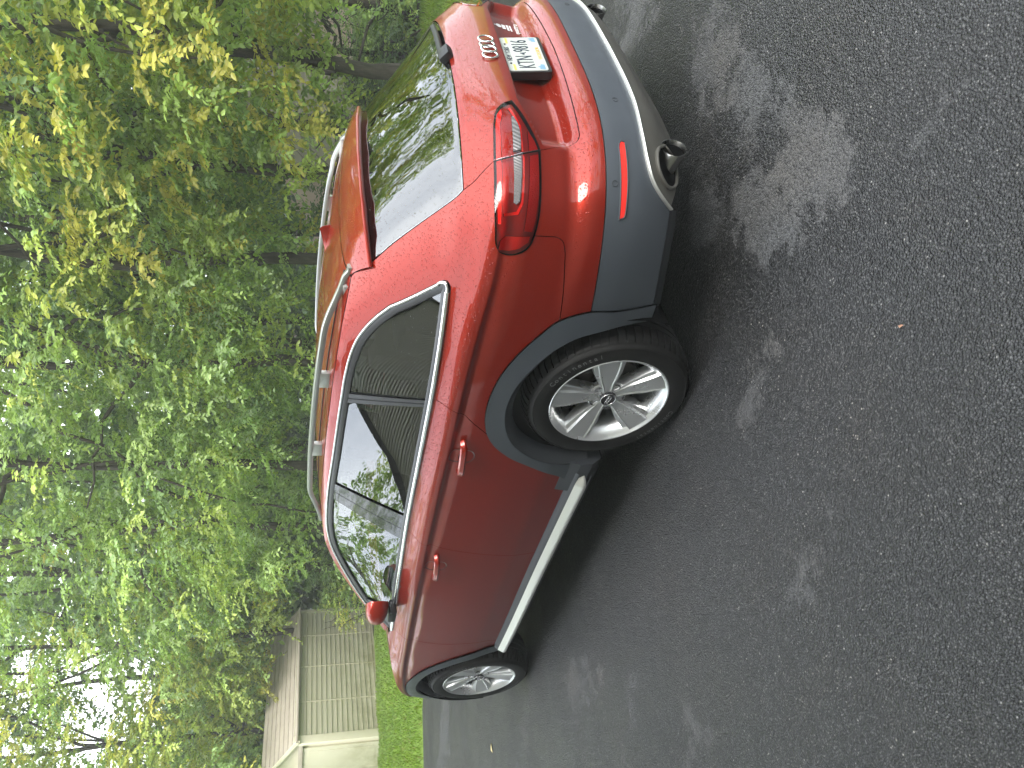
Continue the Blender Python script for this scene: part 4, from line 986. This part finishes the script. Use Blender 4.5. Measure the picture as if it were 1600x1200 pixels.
box('corner_trim',(-.01,-.01,(zb0+H)/2+.01),(.20,.07,H-zb0),ST,SH,.006); box('corner_trim',(Ls,-.01,(zb0+H)/2),(.09,.06,H-zb0),SM,SH,.004)
box('back_wall',(Ls/2,2*hw,(zb0+H)/2),(Ls,.04,H-zb0),SM,SH); 
box('base_frame',(Ls/2,-.015,zb0+.0),(Ls,.07,.10),SM,SH)
# gable end with doors
def pentagon(x,name,m,th=.03):
    V=[];
    for xx in (x,x+th): V+=[(xx,0,zb0),(xx,2*hw,zb0),(xx,2*hw,H),(xx,hw,PKz),(xx,0,H)]
    mk(name,V,[(0,1,2,3,4),(9,8,7,6,5)]+[(i,(i+1)%5,5+(i+1)%5,5+i) for i in range(5)],m,SH)
pentagon(0.0,'gable_wall',ST); pentagon(Ls-.03,'end_wall',SM)
for y in (hw-.42,hw+.42):
    box('shed_door',(-.03,y,.55),(.04,.80,1.64),SM,SH,.004); box('door_inset',(-.055,y,.55),(.012,.60,1.40),SM,SH,.004)
box('door_track',(-.06,hw,1.42),(.06,1.95,.09),SR,SH,.01)
lathe('gable_vent',[(.0,-.0),(.16,0),(.17,-.02),(.14,-.03)],BLACK,SH,seg=24,center=(0,hw,1.75)).rotation_euler=(0,0,0)
nr=8
for sgn in (0,1):
    for i in range(nr):
        a=i/nr;bb=(i+1)/nr
        def rp(t_): 
            y=-.10+(hw+.10)*t_; z=1.535-.06+(PKz+.035-1.535+.06)*t_
            return (y if sgn==0 else 2*hw-y, z)
        y0,z0=rp(a);y1,z1=rp(bb)
        V=[]
        for x in (-.12,Ls+.08): V+=[(x,y0,z0+.030),(x,y0,z0+.004),(x,y1,z1+.012),(x,y1,z1-.010)]
        mk('roof_board',V,[(0,2,6,4),(0,4,5,1),(0,1,3,2),(4,6,7,5)],SR,SH)
mk('barge_board',[(-.13,-.11,1.44),(-.13,hw,PKz+.0),(-.13,hw,PKz+.06),(-.13,-.11,1.52),(-.09,-.11,1.44),(-.09,hw,PKz),(-.09,hw,PKz+.06),(-.09,-.11,1.52)],[(0,1,2,3),(7,6,5,4),(0,4,5,1),(3,2,6,7)],ST,SH)
mk('barge_board',[(-.13,2*hw+.11,1.44),(-.13,hw,PKz+.0),(-.13,hw,PKz+.06),(-.13,2*hw+.11,1.52),(-.09,2*hw+.11,1.44),(-.09,hw,PKz),(-.09,hw,PKz+.06),(-.09,2*hw+.11,1.52)],[(3,2,1,0),(4,5,6,7),(0,1,5,4),(3,7,6,2)],ST,SH)
# ======================= TREES =======================
BARK=mat('bark',(.06,.048,.034),.9); t,b,Lk=nodes(BARK); v=coords(t,(9,9,1.6)); Lk(ramp(t,noise(t,v,3,6,.7),[(.3,(.025,.021,.016)),(.7,(.10,.085,.06))]),b.inputs['Base Color']); Lk(bump(t,noise(t,v,5,5,.7),1,.02),b.inputs['Normal'])
def tube(P_,R_,sd=7):
    P_=np.array(P_,float);n=len(P_);T=np.gradient(P_,axis=0);T/=np.linalg.norm(T,axis=1,keepdims=True)+1e-9
    a=np.cross(T,[.3,.2,.93]);a/=np.linalg.norm(a,axis=1,keepdims=True)+1e-9;c=np.cross(T,a);V=[]
    for i in range(n):
        for k in range(sd):
            u=2*math.pi*k/sd;V.append(P_[i]+R_[i]*(a[i]*math.cos(u)+c[i]*math.sin(u)))
    F=[(i*sd+k,i*sd+(k+1)%sd,(i+1)*sd+(k+1)%sd,(i+1)*sd+k) for i in range(n-1) for k in range(sd)]
    return V,F
def wobble(a,b_,n,amp,r):
    a=np.array(a);b_=np.array(b_);t_=np.linspace(0,1,n)[:,None];p=a+(b_-a)*t_
    w_=np.cumsum(r.normal(0,1,(n,3)),0);w_-=w_[0];w_-=t_*w_[-1];return p+w_*amp/np.sqrt(n)
PAL={'yellow':[(.160,.205,.026),(.125,.185,.028),(.19,.205,.026),(.11,.17,.030)],'green':[(.082,.142,.034),(.100,.168,.037),(.062,.115,.030),(.12,.19,.040)],
 'fresh':[(.125,.20,.034),(.102,.178,.034),(.15,.215,.032),(.08,.145,.032)],'dark':[(.045,.085,.022),(.035,.070,.020),(.06,.10,.026)],'gold':[(.160,.205,.026),(.135,.195,.026),(.185,.212,.026)]}
def sprays(r,cent,outd,ntw,nl,L_,ls,pal,droop=.35):
    """leafy twigs: nl leaves set alternately along each of ntw twigs per clump"""
    K=len(cent); c=np.repeat(cent,ntw,0); od=np.repeat(outd,ntw,0); M_=len(c)
    dd=od*.8+r.normal(0,.75,(M_,3)); dd[:,2]=dd[:,2]*.45-droop*.3; dd/=np.linalg.norm(dd,axis=1,keepdims=True)
    st=c+r.normal(0,.13,(M_,3))*L_; ln=L_*r.uniform(.6,1.3,M_)
    t_=np.linspace(.12,1,nl)[None,:]; pos=st[:,None]+dd[:,None]*(ln[:,None]*t_)[...,None]; pos[:,:,2]-=droop*(ln[:,None]*t_)**2*.9
    side=np.cross(dd,[0,0,1.])+1e-6; side/=np.linalg.norm(side,axis=1,keepdims=True); sg=np.where(np.arange(nl)%2==0,1,-1)[None,:,None]
    dr_=dd[:,None]*.55+side[:,None]*sg*.85+r.normal(0,.28,(M_,nl,3)); dr_[:,:,2]-=droop*.9
    nn=np.array([0,0,.72])+r.normal(0,.40,(M_,nl,3))+od[:,None]*.62
    pi_=r.integers(0,len(pal),K); base=np.array(pal)[pi_]*2.6*np.array([1.20,1.02,1.35]); base=base*.90+base.mean(1,keepdims=True)*.10; base=np.repeat(base,ntw,0)[:,None]*r.uniform(.72,1.22,(M_,1,1))*r.uniform(.8,1.2,(M_,nl,1))
    base=np.broadcast_to(base,(M_,nl,3)); s_=ls*r.uniform(.65,1.2,(M_,nl))
    return pos.reshape(-1,3),dr_.reshape(-1,3),nn.reshape(-1,3),s_.ravel(),base.reshape(-1,3).copy()
def tree(label,az,d,zc,rx,rz,pal,ls,ncl,seed,ntw=7,nl=18,L_=.55,trunk=.10,ht=None,lean=(0,0),group='trees along the edge of the woods',nb=7,bare=0,name='broadleaf_tree',droop=.35,mixp=None,face=.0):
    r=np.random.default_rng(seed); x,y=az_pos(az,d) if az is not None else d; z0=float(zg(x,y))-.05
    T_=thing(name,label,'tree',(x,y,z0),group); ncl=int(ncl*(1.7 if ls<.12 else 1.3))
    top=np.array([lean[0],lean[1],zc-z0+rz*.55]); tp=wobble((0,0,0),top,10,.22,r); V,F=tube(tp,np.linspace(trunk,trunk*.28,10)*np.array([1.25]+[1]*9),9)
    mk('trunk',V,F,BARK,T_,True)
    # clumps in the crown shell
    u=r.normal(0,1,(ncl,3));u/=np.linalg.norm(u,axis=1,keepdims=True); rad=r.uniform(.35,1.,ncl)**.45; uz=np.sign(u[:,2])*np.abs(u[:,2])**.62; C_=np.stack([u[:,0]*rx,u[:,1]*rx,uz*rz],1)*rad[:,None]; lump=1+.18*np.sin(u[:,0]*5+seed)*np.cos(u[:,2]*4+seed*2); C_*=lump[:,None]
    if face: 
        tc_=np.array([-2.05-x,2.67-y]);tc_/=np.linalg.norm(tc_); f_=(C_[:,:2]@tc_); C_[f_<-face*rx,:2]+=np.outer(np.abs(f_[f_<-face*rx]),tc_)*1.2
    C_=C_+[lean[0],lean[1],zc-z0]
    od=u+[0,0,.25]
    P0,D,NN,S,c=sprays(r,C_,od,ntw,nl,L_,ls,pal,droop)
    leafmesh('crown',P0,D,NN,S,c,LEAF,T_,wd=.27)
    for i in range(nb):
        k=r.integers(0,ncl); e=C_[k]*[.85,.85,1]; t0=r.uniform(.35,.95); s_=tp[int(t0*9)]; bw=wobble(s_,e,9,.28,r); bw[:,2]+=.25*np.sin(np.linspace(0,np.pi,9)); V,F=tube(bw,np.linspace(trunk*.42,.012,9),6); mk('branch',V,F,BARK,T_,True)
    for i in range(bare):
        a=r.uniform(0,6.28); s_=tp[r.integers(1,6)]; e=s_+np.array([math.cos(a)*1.6,math.sin(a)*1.6,r.uniform(-.5,.9)]); bw=wobble(s_,e,9,.3,r); V,F=tube(bw,np.linspace(.03,.005,9),5); mk('branch',V,F,BARK,T_,True)
    return T_
Y,G,FR,DK,GO=PAL['yellow'],PAL['green'],PAL['fresh'],PAL['dark'],PAL['gold']
TR=[
 ('tall broadleaf tree with drooping yellow green sprays at the right hand edge of the woods',-73,9.6,5.7,2.5,4.3,Y+Y+FR,.092,165,11,dict(nb=8)),
 ('yellow green tree hanging over the right end of the lawn',-65,10.2,5.9,2.4,4.5,Y+Y+FR,.088,180,12,dict(nb=8,bare=4)),
 ('yellow green tree standing behind the spoiler of the red car',-57.5,10.8,5.8,2.3,4.4,Y+FR,.084,175,13,dict(bare=2)),
 ('broadleaf tree with gold tinted upper leaves behind the car roof',-50.5,11.4,5.9,2.4,4.5,G+FR+Y,.078,180,14,dict()),
 ('dense green maple behind the middle of the car roof',-43.5,12.2,5.9,2.5,4.6,G+FR,.074,185,15,dict()),
 ('dense green maple with low foliage behind the front end of the roof rail',-36.5,13.0,5.9,2.6,4.6,G+FR,.074,190,16,dict()),
 ('green maple with a lighter crown right of the garden shed',-31,15.2,6.3,2.6,5.0,FR+G,.078,180,17,dict()),
 ('yellowing tree whose leaves hang in front of the shed roof ridge',-24.6,20.6,7.0,2.9,5.3,GO+Y+FR,.09,215,18,dict()),
 ('yellowing tree rising behind the near end of the shed',-18.3,21.5,6.4,3.1,4.6,GO+Y+FR,.095,190,19,dict()),
 ('pale yellow green tree behind the left hand end of the shed',-11.5,20.5,5.6,3.0,4.4,Y+GO+FR,.095,170,20,dict()),
]
for lb,az,d,zc,rx,rz,pal,ls,ncl,sd,kw in TR: tree(lb,az,d,zc,rx,rz,pal,ls,ncl,sd,**kw)
TR2=[('tall dark green tree in the second row at the right',-70,15.5,7.5,3.2,5.6,21),('tall dark green tree in the second row behind the rear window',-61,16.0,7.8,3.2,5.6,22),('tall dark tree in the second row behind the antenna',-53,16.5,7.8,3.2,5.8,23),('tall dark tree in the second row behind the roof',-45,17.5,8.0,3.3,5.9,24),('tall dark tree in the second row behind the front door',-37,19,8.2,3.5,6.2,25),('tall dark tree in the second row right of the shed',-29,21,8.4,3.8,6.8,26),('tall dark tree in the second row behind the shed',-22,26,6.6,4.4,5.6,27)]
for lb,az,d,zc,rx,rz,sd in TR2: tree(lb,az,d,zc,rx,rz,DK+G,.15,150,sd,ntw=6,nl=13,L_=.8,trunk=.14,nb=5,group='second row of trees in the woods')
# bare understory trunks seen against the neighbouring houses
for i,(az,d,h,lx,ly,tr_) in enumerate([(-65.8,12.6,5.5,.3,-.2,.055),(-64.0,13.8,6,.1,.3,.062),(-60.4,12.0,5.5,.1,.1,.085),(-68.2,12.2,5,-.5,.6,.07),(-52,13.4,5.5,.3,.2,.09),(-47.5,14.6,5.5,.1,.4,.08)]):
    lbs=['slim leaning bare trunk furthest right in front of the pink brick house','bare trunk between the brick house and the beige wall','thick dark trunk beside the far end of the spoiler','crooked thin trunk bending over the right hand lawn','slim trunk low in the shade behind the roof antenna','slim dark trunk in the shade behind the middle of the roof']
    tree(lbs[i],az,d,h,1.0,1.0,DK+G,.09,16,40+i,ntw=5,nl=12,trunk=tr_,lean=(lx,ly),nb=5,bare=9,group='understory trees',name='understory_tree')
# shrubs and brushwood
def shrub(label,az,d,h,w_,pal,ls,n,seed,stems=9):
    r=np.random.default_rng(seed); x,y=az_pos(az,d); z0=float(zg(x,y)); T_=thing('shrub',label,'shrub',(x,y,z0),'shrubs along the edge of the woods')
    u=r.normal(0,1,(n,3));u/=np.linalg.norm(u,axis=1,keepdims=True); C_=u*(r.uniform(.2,1,n)**.5)[:,None]*[w_,w_,h*.5]+[0,0,h*.52]; C_[:,2]=np.maximum(C_[:,2],.04)
    leafmesh('foliage',*sprays(r,C_,u+[0,0,.3],5,10,.28,ls,pal,.2),LEAF,T_,wd=.26)
    for i in range(stems):
        a=r.uniform(0,6.28);e=np.array([math.cos(a)*w_*1.1,math.sin(a)*w_*1.1,h*r.uniform(.7,1.25)]); V,F=tube(wobble((r.normal(0,.08),r.normal(0,.08),0),e,8,.18,r),np.linspace(.014,.004,8),5); mk('stem',V,F,BARK,T_,True)
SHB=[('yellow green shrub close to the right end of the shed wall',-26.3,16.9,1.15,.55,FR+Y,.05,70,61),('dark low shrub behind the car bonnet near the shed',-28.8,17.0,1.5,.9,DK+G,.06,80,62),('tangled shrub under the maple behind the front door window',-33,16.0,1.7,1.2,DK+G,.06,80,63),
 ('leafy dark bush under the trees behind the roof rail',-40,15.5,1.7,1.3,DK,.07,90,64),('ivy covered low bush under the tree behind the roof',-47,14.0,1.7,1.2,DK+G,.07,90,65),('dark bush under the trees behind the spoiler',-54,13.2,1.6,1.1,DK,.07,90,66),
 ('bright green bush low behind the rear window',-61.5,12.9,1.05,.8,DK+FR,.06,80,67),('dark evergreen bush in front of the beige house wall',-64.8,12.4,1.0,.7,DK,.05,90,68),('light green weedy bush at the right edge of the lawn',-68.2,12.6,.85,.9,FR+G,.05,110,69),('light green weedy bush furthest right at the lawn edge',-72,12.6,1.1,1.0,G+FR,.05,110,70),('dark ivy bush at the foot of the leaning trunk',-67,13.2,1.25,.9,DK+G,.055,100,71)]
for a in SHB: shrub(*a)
# far woods as one leafy mass
r=np.random.default_rng(99); K=3600; az_=r.uniform(-88,8,K); dd_=r.uniform(27,36,K); zc_=np.where(r.uniform(0,1,K)<.5,r.uniform(.2,5.5,K),r.uniform(3,13.5,K)); a=np.radians(az_)
gapm=~((az_<-50)&(zc_<3.6))&~((az_>-25)&(zc_>6.5)); C_=np.stack([-2.05+dd_*np.cos(a),2.67+dd_*np.sin(a),zc_],1)[gapm]
u=r.normal(0,1,C_.shape); q=sprays(r,C_,u/np.linalg.norm(u,axis=1,keepdims=True),5,11,1.6,.36,DK+G,.3); leafmesh('far_woods',*q,LEAF,wd=.34)['kind']='stuff'
# ======================= NEIGHBOURING HOUSES =======================
def fr(az,d): x,y=az_pos(az,d); return Matrix.Translation((x,y,0))@Matrix.Rotation(math.radians(az)-math.pi/2,4,'Z')
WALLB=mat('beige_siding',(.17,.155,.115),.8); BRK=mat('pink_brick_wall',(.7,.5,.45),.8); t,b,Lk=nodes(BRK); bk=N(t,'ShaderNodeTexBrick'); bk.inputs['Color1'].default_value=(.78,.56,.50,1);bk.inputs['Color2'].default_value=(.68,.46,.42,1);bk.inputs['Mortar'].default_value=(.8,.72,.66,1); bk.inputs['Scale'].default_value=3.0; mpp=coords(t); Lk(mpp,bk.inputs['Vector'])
WT=mat('white_paint',(.70,.75,.75),.5)
h1=thing('beige_house','beige sided house wall in deep shade beyond the trees behind the rear window','house',(0,0,0)); h1.matrix_world=fr(-60.8,22)
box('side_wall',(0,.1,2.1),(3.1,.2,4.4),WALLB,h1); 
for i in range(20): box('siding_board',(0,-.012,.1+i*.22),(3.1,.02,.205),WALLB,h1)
box('gable_return',(1.5,3,2.1),(.2,6,4.4),WALLB,h1)
h2=thing('brick_house','pink brick house with white window trim seen through gaps in the woods','house',(0,0,0)); h2.matrix_world=fr(-63,38)
box('front_wall',(2,.1,2.6),(34,.2,6.6),BRK,h2)
for x in (-6.6,-.5,6,12):
    fw=box('window',(x,-.02,3.0),(1.5,.10,1.7),WT,h2,.02); box('pane',(x,-.09,3.0),(1.2,.02,1.4),GLOSSB,fw)
box('corner_board',(-3.9,-.03,2.6),(.35,.1,6.6),WT,h2)
# ======================= HOUSE BY THE DRIVEWAY (seen mirrored in the car) =======================
HS=mat('house_siding',(.27,.26,.20),.6)
hs=thing('house','beige clapboard house front mirrored in the side windows of the car','house',(-8.0,5.2,0))
hs.rotation_euler=(0,0,math.radians(-90))
# local: gable wall faces -x (turned to face the car), local y runs from 0 to -10
nb_=90; EZ,RX,WX=10.8,14.8,17.9
for i in range(nb_):
    z0=i*.12; x1=RX if z0>EZ else WX-(max(0,z0-3.0))/(EZ-3.0)*(WX-RX)
    V=[(-.0,0,z0),(.040,0,z0),(.012,0,z0+.12),(-.0,x1,z0),(.040,x1,z0),(.012,x1,z0+.12)]
    mk('siding_board',V,[(0,3,4,1),(1,4,5,2)],HS,hs)
mk('house_wall',[(-.02,0,0),(-.02,WX,0),(-.02,WX,3.0),(-.02,RX,EZ),(-.02,0,EZ)],[(0,1,2,3,4)],HS,hs)
V=[(.2,-.3,EZ),(.2,RX,EZ),(-5,RX,EZ+2.6),(-5,-.3,EZ+2.6)]; V+=[(a,b_,c-.12) for a,b_,c in V]
SHG=mat('roof_shingle',(.06,.055,.05),.85)
mk('roof_slope',V,[(0,1,2,3),(7,6,5,4),(0,3,7,4),(0,4,5,1),(1,5,6,2)],SHG,hs)
V=[(.2,RX,EZ),(.2,WX+.3,2.7),(-9,WX+.3,2.7),(-9,RX,EZ)]; V+=[(a,b_,c-.10) for a,b_,c in V]
mk('roof_slope',V,[(0,1,2,3),(7,6,5,4),(0,3,7,4),(0,4,5,1),(1,5,6,2)],SHG,hs)
box('side_wall',(-4,.1,3.6),(8,.16,7.2),HS,hs); box('side_wall',(-4.5,WX-.1,1.5),(9,.16,3.0),HS,hs)
for wy,wz in ((3.4,5.0),(7.6,5.0),(11.8,5.0),(2.2,1.7)):
    fw=box('window',(.05,wy,wz),(.08,1.1,1.5),WT,hs,.01); box('pane',(.095,wy,wz),(.02,.92,1.3),GLOSSB,fw)
gd=box('garage_door',(.07,14.2,1.15),(.08,4.9,2.3),WT,hs)
for i in range(4): box('door_panel',(.12,14.2,.30+i*.56),(.03,4.8,.52),WT,gd,.01)
# trees around the other sides, mirrored in glass and paint
r=np.random.default_rng(5)
for i,(x,y,zc,rr,rz) in enumerate([(-14,-13,7,4,5),(-22,-4,8,5,6),(-24,8,7.5,5,6),(-16,20,8,5,6),(-4,26,8,5,6),(19,4.5,7,4,5),(14.2,8.2,6,2.6,3.4)]):
    nm=['left of the road end','by the road bend','across the road','at the far corner of the yard','behind the parking area','beside the house gable','small tree near the house gable'][i]
    tree('leafy tree '+nm+', outside the view',None,(x,y),zc,rr,rz,G+FR,.26 if i<6 else .14,70 if i<6 else 60,80+i,ntw=6,nl=12,L_=1.1 if i<6 else .6,trunk=.22,nb=4,group='trees around the yard')
# ======================= LITTER =======================
r=np.random.default_rng(12)
def litter(x,y,s,c,lb,nm='fallen_leaf'):
    m=bpy.data.materials.get('litter_%.2f_%.2f'%c[:2]) or mat('litter_%.2f_%.2f'%c[:2],c,.6); a=r.uniform(0,6.28); ca,sa=math.cos(a),math.sin(a); pts=[(-.5,0,.004),(-.2,.22,.012),(.2,.20,.010),(.55,0,.003),(.2,-.20,.014),(-.2,-.22,.008)]
    o=mk(nm,[(x+s*(p*ca-q*sa),y+s*(p*sa+q*ca),z*.8) for p,q,z in pts],[(0,1,2,3),(0,3,4,5)],m,None,True); o['label']=lb; o['category']='leaf'
litter(4.097,.946,.075,(.55,.45,.22),'pale yellow fallen leaf lying on the asphalt left of the front wheel')
litter(-.989,1.473,.016,(.40,.22,.14),'tiny reddish brown leaf scrap on the asphalt in front of the rear wheel')

# ======================= ADDED HAZE =======================
hz_=box('haze',(0,0,8.2),(640,640,20.6),None); hm=bpy.data.materials.new('veil_haze'); hm.use_nodes=True; t=hm.node_tree; t.nodes.clear()  # thin haze added to veil the woods and lift their dark gaps
o=N(t,'ShaderNodeOutputMaterial'); pv=N(t,'ShaderNodeVolumePrincipled'); pv.inputs['Density'].default_value=.004; pv.inputs['Color'].default_value=(.93,.96,.93,1); t.links.new(pv.outputs[0],o.inputs['Volume'])
hz_.data.materials.append(hm); hz_['kind']='stuff'
